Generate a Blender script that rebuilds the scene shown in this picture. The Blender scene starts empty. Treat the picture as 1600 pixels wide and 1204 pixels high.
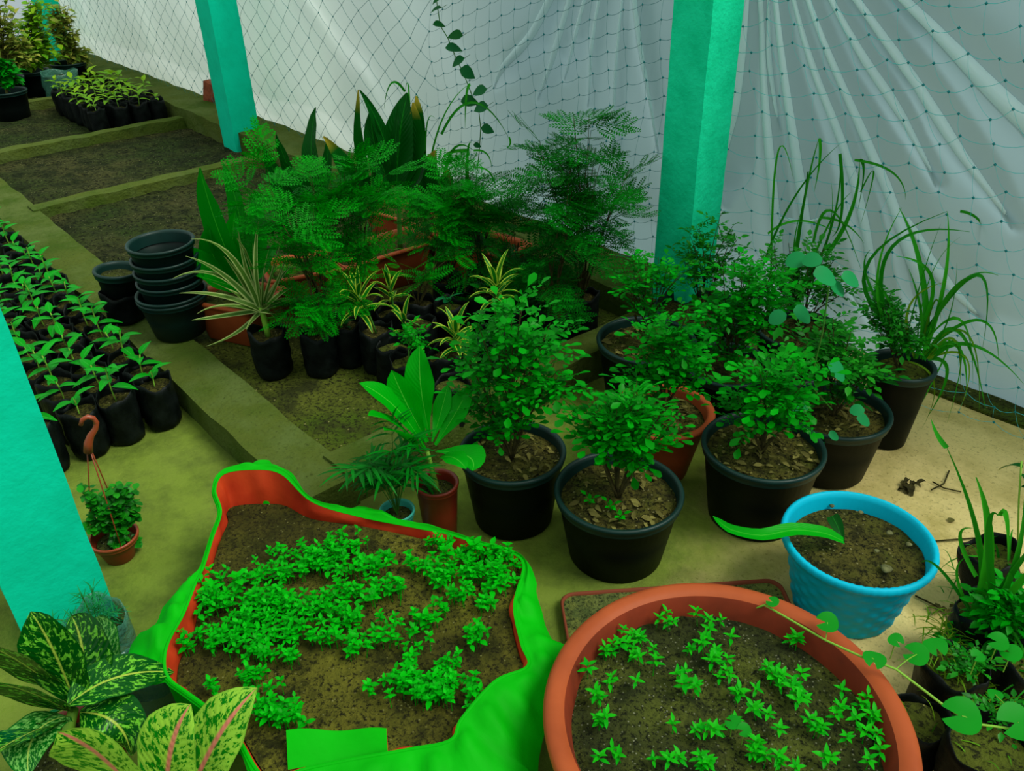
import bpy, math, random
import numpy as np
from mathutils import Vector, Matrix

# ------------------------------------------------------------------ camera, light, exposure
SC = bpy.context.scene
COL = SC.collection
FPX, PITCH, ROLL, YAW, CAMH = 1305.3, 0.5533677, -0.0239334, -0.8604257, 1.5
fw = np.array([math.sin(YAW)*math.cos(PITCH), math.cos(YAW)*math.cos(PITCH), -math.sin(PITCH)])
_r = np.array([math.cos(YAW), -math.sin(YAW), 0.0]); _u = np.cross(_r, fw)
RT = math.cos(ROLL)*_r + math.sin(ROLL)*_u
UP = -math.sin(ROLL)*_r + math.cos(ROLL)*_u
cam_data = bpy.data.cameras.new('camera')
cam_data.sensor_width = 36.0
cam_data.lens = FPX/1600*36.0
cam_data.clip_start = 0.02
cam = bpy.data.objects.new('camera', cam_data); COL.objects.link(cam)
cam.matrix_world = Matrix(((RT[0], UP[0], -fw[0], 0), (RT[1], UP[1], -fw[1], 0), (RT[2], UP[2], -fw[2], CAMH), (0, 0, 0, 1)))
SC.camera = cam

SC.view_settings.view_transform = 'Standard'
SC.view_settings.look = 'None'
SC.view_settings.gamma = 1.0
SC.view_settings.use_curve_mapping = False
SC.view_settings.exposure = 0.04

world = bpy.data.worlds.new('sky'); SC.world = world
world.use_nodes = True
wn = world.node_tree.nodes; wl = world.node_tree.links
bg = wn['Background']
tc = wn.new('ShaderNodeTexCoord'); sx = wn.new('ShaderNodeSeparateXYZ'); rmp = wn.new('ShaderNodeValToRGB')
wl.new(tc.outputs['Generated'], sx.inputs[0]); wl.new(sx.outputs['Z'], rmp.inputs[0])
rmp.color_ramp.elements[0].position = 0.0; rmp.color_ramp.elements[0].color = (0.50, 0.60, 0.61, 1)
rmp.color_ramp.elements[1].position = 0.9; rmp.color_ramp.elements[1].color = (1.0, 1.16, 1.02, 1)
wl.new(rmp.outputs[0], bg.inputs['Color'])
bg.inputs['Strength'].default_value = 0.8

def sun(name, direction, strength, angle, color):
    d = bpy.data.lights.new(name, 'SUN'); d.energy = strength; d.angle = math.radians(angle); d.color = color
    o = bpy.data.objects.new(name, d); COL.objects.link(o)
    o.rotation_euler = Vector(direction).to_track_quat('-Z', 'Y').to_euler()
    o.location = (0, 0, 6)
    return o
sun('sun', (-0.58, -0.34, -1.0), 2.5, 26, (0.97, 1.0, 0.88))

# ------------------------------------------------------------------ helpers
def ray(px, py):
    return RT*(px-800)/FPX + UP*(602-py)/FPX + fw
def at(px, py, z=0.0):                       # where a sight line meets the level z
    d = ray(px, py); return np.array([0, 0, CAMH]) + d*(z-CAMH)/d[2]
def aty(px, py, Y):                          # ... the upright plane y = Y
    d = ray(px, py); return np.array([0, 0, CAMH]) + d*Y/d[1]
def atb(px, py, base, off=0.0):              # ... the upright plane through a plant, facing the viewer
    n = np.array([base[0], base[1], 0.0]); L = np.linalg.norm(n); n = n/L
    d = ray(px, py); return np.array([0, 0, CAMH]) + d*(L+off)/(d@n)
def proj(p):
    v = np.asarray(p, float)-[0, 0, CAMH]; z = v@fw
    return 800+FPX*(v@RT)/z, 602-FPX*(v@UP)/z, z
def nz(v):
    v = np.asarray(v, float); return v/(np.linalg.norm(v)+1e-12)
def frame(d, up):
    y = nz(d); x = np.cross(y, up)
    if np.linalg.norm(x) < 1e-4: x = np.cross(y, [1, 0.1, 0])
    x = nz(x); z = np.cross(x, y)
    return np.stack([x, y, z], axis=1)
ZUP = np.array([0, 0, 1.0])

class Geo:
    def __init__(s): s.v = []; s.u = []; s.q = []; s.t = []; s.n = 0; s.qm = []; s.tm = []
    def add(s, v, q=None, t=None, uv=None, m=0):
        v = np.asarray(v, float).reshape(-1, 3); s.v.append(v)
        s.u.append(np.zeros((len(v), 2)) if uv is None else np.asarray(uv, float).reshape(-1, 2))
        if q is not None and len(q): q = np.asarray(q, int).reshape(-1, 4); s.q.append(q+s.n); s.qm.append(np.full(len(q), m))
        if t is not None and len(t): t = np.asarray(t, int).reshape(-1, 3); s.t.append(t+s.n); s.tm.append(np.full(len(t), m))
        s.n += len(v)
    def put(s, T, M, loc, m=0):
        s.add(T[0]@np.asarray(M).T + loc, T[1], T[2], T[3], m)
    def template(s):
        return (np.concatenate(s.v), np.concatenate(s.q) if s.q else np.zeros((0, 4), int),
                np.concatenate(s.t) if s.t else np.zeros((0, 3), int), np.concatenate(s.u))
    def mesh(s, name, mats, smooth=True):
        me = bpy.data.meshes.new(name)
        V = np.concatenate(s.v); U = np.concatenate(s.u)
        Q = np.concatenate(s.q) if s.q else np.zeros((0, 4), int); T = np.concatenate(s.t) if s.t else np.zeros((0, 3), int)
        mi = np.concatenate((s.qm or [np.zeros(0, int)])+(s.tm or [np.zeros(0, int)]))
        loops = np.concatenate([Q.ravel(), T.ravel()]); nq, nt = len(Q), len(T)
        me.vertices.add(len(V)); me.vertices.foreach_set('co', V.astype(np.float32).ravel())
        me.loops.add(len(loops)); me.loops.foreach_set('vertex_index', loops.astype(np.int32))
        me.polygons.add(nq+nt)
        ls = np.concatenate([np.arange(nq)*4, nq*4+np.arange(nt)*3]); me.polygons.foreach_set('loop_start', ls.astype(np.int32))
        me.update(calc_edges=True)
        me.polygons.foreach_set('material_index', mi.astype(np.int32))
        me.polygons.foreach_set('use_smooth', np.full(nq+nt, smooth))
        uvl = me.uv_layers.new(name='UVMap'); uvl.data.foreach_set('uv', U[loops].astype(np.float32).ravel())
        for m in (mats if isinstance(mats, (list, tuple)) else [mats]): me.materials.append(m)
        me.validate(); me.update()
        return me

def ob(name, geo, mats, parent=None, smooth=True, loc=None):
    o = bpy.data.objects.new(name, geo.mesh(name, mats, smooth)); COL.objects.link(o)
    if parent is not None: o.parent = parent
    if loc is not None: o.location = loc
    return o
def tag(o, label, cat, group=None, kind=None):
    if label: o['label'] = label
    if cat: o['category'] = cat
    if group: o['group'] = group
    if kind: o['kind'] = kind
    return o
def thing(name, label, cat, loc, group=None, rz=0.0):
    o = bpy.data.objects.new(name, None); COL.objects.link(o); o.empty_display_size = 0.05
    o.location = loc; o.rotation_euler = (0, 0, rz)
    return tag(o, label, cat, group)
def structure(o): o['kind'] = 'structure'; return o
def dup(root, loc, rz=0.0, label=None, scale=1.0, tilt=(0, 0)):
    c = root.copy(); COL.objects.link(c); c.location = loc; c.rotation_euler = (tilt[0], tilt[1], rz); c.scale = (scale,)*3
    if label: c['label'] = label
    for ch in list(root.children):
        d = ch.copy(); COL.objects.link(d); d.parent = c
    return c

# ---- shape pieces
def tube(g, pts, rad, sides=6, m=0, cap=True):
    P = np.asarray(pts, float); n = len(P); rad = np.broadcast_to(np.asarray(rad, float), (n,))
    T = np.gradient(P, axis=0); T /= np.linalg.norm(T, axis=1)[:, None]+1e-12
    ref = np.array([0.3, 0.2, 1.0]) if abs(T[0][2]) < 0.9 else np.array([1.0, 0.1, 0])
    a = nz(np.cross(T[0], ref)); V = []
    for i in range(n):
        a = nz(a-T[i]*(a@T[i])); b = np.cross(T[i], a)
        th = np.arange(sides)*2*math.pi/sides
        V.append(P[i]+rad[i]*(np.cos(th)[:, None]*a+np.sin(th)[:, None]*b))
    V = np.concatenate(V); q = []
    for i in range(n-1):
        for k in range(sides):
            k2 = (k+1) % sides; q.append((i*sides+k, i*sides+k2, (i+1)*sides+k2, (i+1)*sides+k))
    t = []
    if cap:
        V = np.concatenate([V, P[:1], P[-1:]]); c0, c1 = n*sides, n*sides+1
        for k in range(sides):
            k2 = (k+1) % sides; t += [(c0, k2, k), (c1, (n-1)*sides+k, (n-1)*sides+k2)]
    uv = np.zeros((len(V), 2)); uv[:n*sides, 1] = np.repeat(np.linspace(0, 1, n), sides)
    g.add(V, q, t, uv, m)
def lathe(g, prof, segs=48, m=0, wob=None, cx=0, cy=0, z0=0):
    n = len(prof); th = np.arange(segs)*2*math.pi/segs; V = []
    for r, z in prof:
        rr = np.full(segs, float(r)); zz = np.full(segs, float(z))
        if wob: rr, zz = wob(rr, zz, th)
        V.append(np.stack([cx+rr*np.cos(th), cy+rr*np.sin(th), z0+zz], 1))
    V = np.concatenate(V); i = np.arange(n-1)[:, None]*segs; k = np.arange(segs)[None, :]; k2 = (k+1) % segs
    q = np.stack([i+k, i+k2, i+segs+k2, i+segs+k], -1).reshape(-1, 4)
    g.add(V, q, None, None, m)
def wave(rng, k=6, lo=2, hi=14):
    P = [(rng.uniform(lo, hi)*nz([rng.gauss(0, 1), rng.gauss(0, 1), 0])[:2], rng.uniform(0, 6.28), rng.uniform(.4, 1)) for _ in range(k)]
    def f(x, y):
        return sum(a*np.sin(w[0]*x+w[1]*y+p) for w, p, a in P)/k
    return f
def disc(g, r, z, rng, bump=0.004, rings=9, segs=40, m=0, ell=1.0, freq=(20, 90)):
    f = wave(rng, 8, *freq); V = [(0, 0, z)]; t = []; q = []
    for i in range(1, rings+1):
        rr = r*i/rings
        for k in range(segs):
            a = k*2*math.pi/segs; V.append((rr*math.cos(a), ell*rr*math.sin(a), z))
    V = np.array(V); V[:, 2] += bump*2*f(V[:, 0], V[:, 1])
    for k in range(segs): t.append((0, 1+k, 1+(k+1) % segs))
    for i in range(rings-1):
        for k in range(segs):
            k2 = (k+1) % segs; q.append((1+i*segs+k, 1+(i+1)*segs+k, 1+(i+1)*segs+k2, 1+i*segs+k2))
    g.add(V, q, t, V[:, :2], m)
def box(g, x0, x1, y0, y1, z0, z1, rng=None, jit=0.0, step=0.12, m=0, bev=0.0):
    # a box with subdivided, slightly worn faces
    def lin(a, b):
        n = max(1, int(abs(b-a)/step)); return np.linspace(a, b, n+1)
    X, Y, Z = lin(x0, x1), lin(y0, y1), lin(z0, z1)
    f1, f2, f3 = (wave(rng or random, 7, 3, 40) for _ in range(3))
    def grid(A, B, mk, flip):
        a, b = np.meshgrid(A, B, indexing='ij'); V = mk(a.ravel(), b.ravel())
        if jit:
            s = V.copy()
            V[:, 0] += jit*f1(s[:, 1]*1.3+s[:, 0], s[:, 2]*1.7); V[:, 1] += jit*f2(s[:, 0], s[:, 2]*1.9+s[:, 1]); V[:, 2] += jit*f3(s[:, 0], s[:, 1])
        na, nb = len(A), len(B); i = np.arange(na-1)[:, None]*nb; j = np.arange(nb-1)[None, :]
        q = np.stack([i+j, i+nb+j, i+nb+j+1, i+j+1], -1).reshape(-1, 4)
        if flip: q = q[:, ::-1]
        g.add(V, q, None, V[:, :2], m)
    c = lambda v, a: np.full_like(a, v)
    grid(X, Y, lambda a, b: np.stack([a, b, c(z1, a)], 1), False)
    grid(X, Y, lambda a, b: np.stack([a, b, c(z0, a)], 1), True)
    grid(X, Z, lambda a, b: np.stack([a, c(y0, a), b], 1), False)
    grid(X, Z, lambda a, b: np.stack([a, c(y1, a), b], 1), True)
    grid(Y, Z, lambda a, b: np.stack([c(x1, a), a, b], 1), False)
    grid(Y, Z, lambda a, b: np.stack([c(x0, a), a, b], 1), True)

SHAPES = {'ovate': (.6, .95), 'obovate': (1.15, .42), 'lance': (.55, .85), 'round': (.5, .5), 'strap': (.22, .5), 'grass': (.15, .75)}
def profile(shape, t):
    a, b = SHAPES[shape]; pk = a/(a+b); return (np.maximum(t, 0)**a)*(np.maximum(1-t, 0)**b)/((pk**a)*((1-pk)**b))
def leafT(L, W, shape='ovate', n=4, fold=0.25, droop=0.0, cup=0.0):
    t = np.linspace(0, 1, n+1); w = W/2*profile(shape, np.clip(t, .04, .985)); w[0] = max(w[0]*.3, .0004)
    y = L*t; z = -droop*L*t*t
    V = np.concatenate([np.stack([-w, y, z+fold*w], 1), np.stack([0*w, y, z], 1), np.stack([w, y, z+fold*w], 1)])
    m = n+1; i = np.arange(n); q = np.concatenate([np.stack([i, m+i, m+i+1, i+1], 1), np.stack([m+i, 2*m+i, 2*m+i+1, m+i+1], 1)])
    uv = np.concatenate([np.stack([0*t, t], 1), np.stack([0*t+.5, t], 1), np.stack([0*t+1, t], 1)])
    return (V, q, np.zeros((0, 3), int), uv)
def ribbon(g, pts, widths, hint=ZUP, fold=0.2, m=0, ruffle=0.0, across=2, rng=None):
    P = np.asarray(pts, float); n = len(P); T = np.gradient(P, axis=0); T /= np.linalg.norm(T, axis=1)[:, None]+1e-12
    w = np.asarray(widths, float)/2; S = np.zeros_like(P); N = np.zeros_like(P); last = None
    for i in range(n):
        s = np.cross(T[i], hint)
        if np.linalg.norm(s) < 0.15: s = last if last is not None else np.cross(T[i], [0.6, -.7, .2])
        s = nz(s)
        if last is not None and s@last < 0: s = -s
        last = s; S[i] = s; N[i] = np.cross(s, T[i])
    cols = np.linspace(-1, 1, across*2+1) if across > 1 else np.array([-1., 0, 1.])
    V = []; UV = []; ph = (rng or random).uniform(0, 6)
    for c in cols:
        off = fold*abs(c)*w + (ruffle*abs(c)*np.sin(np.linspace(0, 14, n)*(1+.1*c)+ph+c*1.3) if ruffle else 0)
        V.append(P+S*(w*c)[:, None]+N*np.asarray(off)[:, None]); UV.append(np.stack([np.full(n, c/2+.5), np.linspace(0, 1, n)], 1))
    i = np.arange(n-1); q = np.concatenate([np.stack([k*n+i, (k+1)*n+i, (k+1)*n+i+1, k*n+i+1], 1) for k in range(len(cols)-1)])
    g.add(np.concatenate(V), q, None, np.concatenate(UV), m)
def arc(p0, d, L, droop, n=9, z=-1.0):
    # centre line of a blade that leaves p0 along d and sags under its weight
    P = [np.asarray(p0, float)]; d = nz(d)
    for i in range(n-1):
        d = nz(d+np.array([0, 0, z])*droop*(i+1)/n); P.append(P[-1]+d*L/(n-1))
    return np.array(P)
def bez(p0, p1, bulge, n=9):
    t = np.linspace(0, 1, n)[:, None]; p0 = np.asarray(p0, float); p1 = np.asarray(p1, float)
    return p0*(1-t)+p1*t+4*t*(1-t)*np.asarray(bulge, float)
def blade(g, p0, d, L, W, droop, shape='grass', n=9, fold=.3, hint=ZUP, m=0, ruffle=0, across=1, rng=None):
    P = arc(p0, d, L, droop, n); t = np.linspace(0, 1, n); w = W*profile(shape, np.clip(t, .06, .985))
    ribbon(g, P, w, hint, fold, m, ruffle, across, rng)
# ------------------------------------------------------------------ materials
def newmat(name):
    m = bpy.data.materials.new(name); m.use_nodes = True; nt = m.node_tree
    return m, nt, nt.nodes['Principled BSDF'], nt.nodes['Material Output']
def c4(c): return (c[0], c[1], c[2], 1)
def srgb(r, g, b):
    f = lambda v: ((v/255+.055)/1.055)**2.4 if v/255 > .04045 else v/255/12.92
    return (f(r), f(g), f(b))
def mixc(nt, fac, a, b):
    n = nt.nodes.new('ShaderNodeMix'); n.data_type = 'RGBA'
    for sock, v in ((n.inputs[0], fac), (n.inputs[6], a), (n.inputs[7], b)):
        if hasattr(v, 'is_linked') or hasattr(v, 'links'): nt.links.new(v, sock)
        elif isinstance(v, (int, float)): sock.default_value = v
        else: sock.default_value = c4(v)
    return n.outputs[2]
def noise(nt, scale, detail=4, rough=.6, coord='Object', dist=0.0):
    tcn = nt.nodes.new('ShaderNodeTexCoord'); n = nt.nodes.new('ShaderNodeTexNoise')
    n.inputs['Scale'].default_value = scale; n.inputs['Detail'].default_value = detail; n.inputs['Roughness'].default_value = rough
    n.inputs['Distortion'].default_value = dist
    nt.links.new(tcn.outputs[coord], n.inputs['Vector']); return n.outputs['Fac']
def ramp(nt, src, lo, hi, a=0.0, b=1.0):
    n = nt.nodes.new('ShaderNodeMapRange'); n.inputs[1].default_value = lo; n.inputs[2].default_value = hi
    n.inputs[3].default_value = a; n.inputs[4].default_value = b; nt.links.new(src, n.inputs[0]); return n.outputs[0]
def bump(nt, p, src, strength, dist=0.01):
    b = nt.nodes.new('ShaderNodeBump'); b.inputs['Strength'].default_value = strength; b.inputs['Distance'].default_value = dist
    nt.links.new(src, b.inputs['Height']); nt.links.new(b.outputs[0], p.inputs['Normal']); return b
def math2(nt, op, a, b=0.0):
    n = nt.nodes.new('ShaderNodeMath'); n.operation = op
    for s, v in ((n.inputs[0], a), (n.inputs[1], b)):
        if isinstance(v, (int, float)): s.default_value = v
        else: nt.links.new(v, s)
    return n.outputs[0]
def plain(name, col, rough=.5, spec=.4, var=None, vscale=8, bmp=0.0, bscale=60, lo=.4, hi=.65):
    m, nt, p, o = newmat(name)
    p.inputs['Roughness'].default_value = rough; p.inputs['Specular IOR Level'].default_value = spec
    if var: nt.links.new(mixc(nt, ramp(nt, noise(nt, vscale), lo, hi), col, var), p.inputs['Base Color'])
    else: p.inputs['Base Color'].default_value = c4(col)
    if bmp: bump(nt, p, noise(nt, bscale, 5), bmp, .004)
    return m
def ground(name, stops, scales, bmp=.5, bscale=120, rough=.95, speck=None, grain=(.50, .60)):
    # layered noises: base colour, large patches, small grains, pale specks
    m, nt, p, o = newmat(name); p.inputs['Roughness'].default_value = rough; p.inputs['Specular IOR Level'].default_value = .1
    c = mixc(nt, ramp(nt, noise(nt, scales[0], 3), .40, .62), stops[0], stops[1])
    c = mixc(nt, ramp(nt, noise(nt, scales[1], 6, .7), .45, .62), c, stops[2])
    g_ = noise(nt, scales[2], 4, .75); c = mixc(nt, ramp(nt, g_, *grain), c, stops[3])
    if speck:
        v = nt.nodes.new('ShaderNodeTexVoronoi'); v.inputs['Scale'].default_value = speck[0]
        t2 = nt.nodes.new('ShaderNodeTexCoord'); nt.links.new(t2.outputs['Object'], v.inputs['Vector'])
        rr = nt.nodes.new('ShaderNodeSeparateColor'); nt.links.new(v.outputs['Color'], rr.inputs[0])
        f = math2(nt, 'MULTIPLY', ramp(nt, v.outputs['Distance'], .32, .22), ramp(nt, rr.outputs[0], speck[2], speck[2]+.03))
        c = mixc(nt, f, c, speck[1])
    nt.links.new(c, p.inputs['Base Color'])
    h = math2(nt, 'ADD', noise(nt, bscale, 6, .7), math2(nt, 'MULTIPLY', noise(nt, bscale*.2, 4), 2.0))
    bump(nt, p, h, bmp, .025)
    return m
def leafmat(name, c1, c2, rough=.45, trans=.3, spec=.35,  edge=None, edge_at=.30, rib=None, ribw=.035, spots=None, spot_scale=7, spot_lo=.5, spot_hi=.56, vein=0.0, tip=None):
    m, nt, p, o = newmat(name)
    geo = nt.nodes.new('ShaderNodeNewGeometry'); rnd = geo.outputs['Random Per Island']
    c = mixc(nt, rnd, c1, c2)
    uvn = nt.nodes.new('ShaderNodeUVMap'); sp = nt.nodes.new('ShaderNodeSeparateXYZ'); nt.links.new(uvn.outputs[0], sp.inputs[0])
    du = math2(nt, 'ABSOLUTE', math2(nt, 'SUBTRACT', sp.outputs[0], .5))
    if spots:
        mp = nt.nodes.new('ShaderNodeMapping'); mp.inputs['Scale'].default_value = (1.0, 2.6, 1); nt.links.new(uvn.outputs[0], mp.inputs[0])
        # slant the blotches along the side veins
        sh = nt.nodes.new('ShaderNodeCombineXYZ'); nt.links.new(math2(nt, 'MULTIPLY', sp.outputs[0], 1.1), sh.inputs[0])
        nt.links.new(math2(nt, 'SUBTRACT', math2(nt, 'MULTIPLY', sp.outputs[1], 2.0), math2(nt, 'MULTIPLY', du, .7)), sh.inputs[1]); nt.links.new(math2(nt, 'MULTIPLY', rnd, 40), sh.inputs[2])
        n = nt.nodes.new('ShaderNodeTexNoise'); n.inputs['Scale'].default_value = spot_scale; n.inputs['Detail'].default_value = 5; n.inputs['Roughness'].default_value = .7
        nt.links.new(sh.outputs[0], n.inputs['Vector'])
        f = math2(nt, 'MULTIPLY', ramp(nt, n.outputs['Fac'], spot_lo, spot_hi), ramp(nt, du, .485, .45))
        c = mixc(nt, f, c, spots)
    if vein:
        w = nt.nodes.new('ShaderNodeTexWave'); w.inputs['Scale'].default_value = 1.0; w.wave_type = 'BANDS'; w.bands_direction = 'Y'
        cb = nt.nodes.new('ShaderNodeCombineXYZ'); nt.links.new(math2(nt, 'MULTIPLY', math2(nt, 'SUBTRACT', sp.outputs[1], math2(nt, 'MULTIPLY', du, .5)), 5.0), cb.inputs[1])
        nt.links.new(cb.outputs[0], w.inputs['Vector'])
        bump(nt, p, w.outputs['Fac'], vein, .004)
    if edge: c = mixc(nt, ramp(nt, du, edge_at, edge_at+.06), c, edge)
    if rib: c = mixc(nt, ramp(nt, du, ribw, ribw*.4), c, rib)
    if tip: c = mixc(nt, ramp(nt, sp.outputs[1], .8, .98), c, tip)
    nt.links.new(c, p.inputs['Base Color']); p.inputs['Roughness'].default_value = rough; p.inputs['Specular IOR Level'].default_value = spec*.35
    if trans:
        tr = nt.nodes.new('ShaderNodeBsdfTranslucent'); nt.links.new(c, tr.inputs[0])
        mx = nt.nodes.new('ShaderNodeMixShader'); mx.inputs[0].default_value = trans
        nt.links.new(p.outputs[0], mx.inputs[1]); nt.links.new(tr.outputs[0], mx.inputs[2]); nt.links.new(mx.outputs[0], o.inputs['Surface'])
    return m

M = {}
M['floor'] = ground('sandy_concrete', [srgb(236, 210, 142), srgb(222, 198, 128), srgb(196, 174, 106), srgb(138, 118, 66)], (1.1, 3.5, 90), .35, 90, grain=(.56, .72))
_m = M['floor']; _nt = _m.node_tree; _p = _nt.nodes['Principled BSDF']; _src = _p.inputs['Base Color'].links[0].from_socket
_tc = _nt.nodes.new('ShaderNodeTexCoord'); _sp = _nt.nodes.new('ShaderNodeSeparateXYZ'); _nt.links.new(_tc.outputs['Object'], _sp.inputs[0])
# greener and darker towards the walkway side, the edge broken up by noise
_s = math2(_nt, 'ADD', _sp.outputs[0], math2(_nt, 'MULTIPLY', math2(_nt, 'SUBTRACT', _sp.outputs[1], 1.2), .55))
_f = math2(_nt, 'ADD', ramp(_nt, _s, -.35, -.9), math2(_nt, 'MULTIPLY', math2(_nt, 'SUBTRACT', noise(_nt, 2.2, 5, .65), .5), 1.1))
_n2 = mixc(_nt, ramp(_nt, noise(_nt, 5, 6, .7), .4, .62), srgb(106, 128, 40), srgb(70, 92, 26))
_c = mixc(_nt, ramp(_nt, _f, .1, .9, 0, .95), _src, _n2); _nt.links.new(_c, _p.inputs['Base Color'])
M['soil'] = ground('bed_soil', [srgb(78, 78, 42), srgb(54, 70, 28), srgb(40, 48, 22), srgb(22, 26, 12)], (2, 9, 55), 1.0, 60, speck=(110, srgb(140, 135, 95), .90))
M['moss'] = ground('mossy_soil', [srgb(96, 102, 36), srgb(72, 92, 22), srgb(58, 62, 26), srgb(40, 42, 20)], (2.2, 8, 80), .7, 80, speck=(90, srgb(140, 135, 80), .93))
M['kerb'] = ground('mossy_kerb', [srgb(84, 96, 36), srgb(64, 86, 24), srgb(90, 104, 50), srgb(58, 68, 24)], (3, 4.5, 80), .6, 60, grain=(.55, .72))
M['potsoil'] = ground('pot_soil', [srgb(112, 104, 46), srgb(82, 92, 32), srgb(60, 58, 28), srgb(34, 34, 18)], (9, 25, 120), .9, 150, speck=(120, srgb(165, 155, 105), .86))
M['bagsoil'] = ground('grow_bag_soil', [srgb(80, 76, 30), srgb(146, 140, 48), srgb(62, 62, 24), srgb(44, 42, 20)], (2.8, 12, 110), .9, 110, speck=(150, srgb(140, 135, 80), .90))
M['basinsoil'] = ground('basin_soil', [srgb(72, 78, 38), srgb(118, 126, 48), srgb(58, 64, 34), srgb(34, 38, 22)], (4, 18, 130), .9, 140, speck=(170, srgb(150, 150, 120), .78))
M['turq'] = plain('turquoise_paint', srgb(0, 208, 168), .8, .1, srgb(0, 196, 156), 9, .5, 45)
M['turq2'] = plain('turquoise_rough_paint', srgb(20, 222, 166), .8, .1, srgb(6, 206, 150), 12, 1.0, 55)
M['black'] = plain('black_plastic', (0.0015, 0.0035, 0.003), .48, .10, (0.002, 0.0045, 0.0035), 14, .12, 30)
M['polybag'] = plain('black_polythene', (0.001, 0.0022, 0.0018), .5, .12, (0.006, 0.009, 0.008), 20, .9, 38)
M['dkgreen'] = plain('dark_green_body', (0.0015, 0.011, 0.009), .45, .25, (0.002, 0.015, 0.012), 10)
M['rimg'] = plain('rim_reflection_green', (0.002, 0.020, 0.016), .45, .3, (0.003, 0.026, 0.022), 10)  # teal reflections on the pot rims, put into the colour
M['terra'] = plain('terracotta_plastic', srgb(164, 76, 38), .5, .15, srgb(148, 66, 32), 7, .1, 30)
M['terra_in'] = plain('terracotta_inside', srgb(130, 48, 24), .7, .2, srgb(96, 36, 18), 7)
M['redpot'] = plain('brown_red_plastic', srgb(120, 36, 18), .4, .4)
M['blue'] = plain('turquoise_blue_plastic', srgb(0, 176, 208), .5, .12, srgb(0, 166, 198), 6)
M['aqua'] = plain('pale_aqua_plastic', srgb(70, 190, 175), .4, .4)
M['hookc'] = plain('brown_orange_plastic', srgb(150, 62, 32), .4, .45)
M['bark'] = plain('bark', srgb(72, 66, 34), .9, .1, srgb(48, 44, 24), 60, .5, 120)
M['stemg'] = plain('green_stem', srgb(48, 120, 30), .6, .3, srgb(70, 110, 34), 30)
M['stemp'] = plain('pale_green_stem', srgb(120, 170, 50), .6, .3)
M['dry'] = leafmat('dry_leaf', srgb(132, 124, 66), srgb(78, 74, 38), .8, .1, .1)
M['stone'] = plain('pebble', srgb(120, 118, 78), .9, .1, srgb(84, 84, 54), 40, .4, 80)
M['brick'] = plain('brick', srgb(150, 80, 56), .9, .1, srgb(110, 56, 40), 20, .6, 60)
M['murraya'] = leafmat('shrub_leaf', srgb(0, 164, 12), srgb(0, 112, 6), .4, .3, .35)
M['murraya2'] = leafmat('pale_shrub_leaf', srgb(36, 150, 24), srgb(4, 100, 10), .38, .25, .45)
M['newleaf'] = leafmat('young_leaf', srgb(90, 190, 30), srgb(30, 160, 20), .4, .35, .35)
M['fern'] = leafmat('feathery_leaf', srgb(0, 152, 8), srgb(0, 112, 6), .5, .3, .25)
M['fern_dark'] = leafmat('dark_feathery_leaf', srgb(4, 128, 16), srgb(0, 84, 8), .5, .3, .3)
M['broad'] = leafmat('broad_leaf', srgb(0, 150, 16), srgb(0, 120, 12), .38, .3, .4, rib=srgb(60, 185, 40), ribw=.02, vein=.10)
M['broad_dark'] = leafmat('dark_broad_leaf', srgb(0, 92, 14), srgb(0, 70, 10), .38, .3, .4, rib=srgb(16, 120, 20), vein=.25, tip=None)
M['broad_tip'] = leafmat('browned_broad_leaf', srgb(0, 98, 14), srgb(0, 76, 10), .4, .3, .35, tip=srgb(170, 150, 40), vein=.2)
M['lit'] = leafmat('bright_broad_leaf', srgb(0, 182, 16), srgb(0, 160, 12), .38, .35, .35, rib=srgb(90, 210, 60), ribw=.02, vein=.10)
M['palm'] = leafmat('palm_leaf', srgb(0, 122, 20), srgb(0, 92, 14), .4, .25, .35)
M['varie'] = leafmat('yellow_edged_leaf', srgb(10, 120, 18), srgb(0, 96, 12), .4, .3, .35, edge=srgb(178, 205, 60), edge_at=.27)
M['cream'] = leafmat('cream_striped_leaf', srgb(84, 120, 40), srgb(60, 104, 30), .45, .25, .3, edge=srgb(160, 176, 104), edge_at=.26)
M['grass'] = leafmat('grass_blade', srgb(50, 165, 24), srgb(14, 116, 14), .45, .3, .3)
M['grassy'] = leafmat('yellowing_grass', srgb(120, 160, 30), srgb(70, 140, 20), .5, .3, .2)
M['seed'] = leafmat('seedling_leaf', srgb(0, 200, 12), srgb(0, 150, 8), .45, .35, .3)
M['seedy'] = leafmat('bright_seedling_leaf', srgb(30, 190, 14), srgb(0, 165, 16), .45, .35, .3)
M['bagleaf'] = leafmat('bag_seedling_leaf', srgb(0, 172, 20), srgb(0, 128, 12), .4, .3, .4, rib=srgb(60, 180, 60))
M['farleaf'] = leafmat('yellow_green_leaf', srgb(150, 190, 30), srgb(90, 165, 30), .45, .35, .3)
M['weed'] = leafmat('weed_leaf', srgb(185, 180, 80), srgb(110, 150, 50), .6, .35, .2)
M['ivy'] = leafmat('round_leaf', srgb(20, 160, 30), srgb(10, 130, 24), .4, .3, .35)
M['ivyb'] = leafmat('bluish_round_leaf', srgb(30, 150, 84), srgb(24, 130, 70), .4, .3, .35)
M['vine'] = leafmat('vine_leaf', srgb(30, 110, 60), srgb(10, 90, 30), .4, .3, .35)
M['agl'] = leafmat('mottled_leaf', srgb(0, 84, 14), srgb(0, 70, 10), .28, .15, .5, rib=srgb(170, 190, 70), ribw=.03, spots=srgb(110, 190, 50), spot_lo=.53, spot_hi=.57, vein=.15)
M['aglb'] = leafmat('pale_mottled_leaf', srgb(0, 104, 20), srgb(0, 90, 16), .28, .15, .5, rib=srgb(170, 200, 90), ribw=.025, spots=srgb(120, 190, 90), spot_lo=.49, spot_hi=.56, spot_scale=10, vein=.15)
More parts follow.
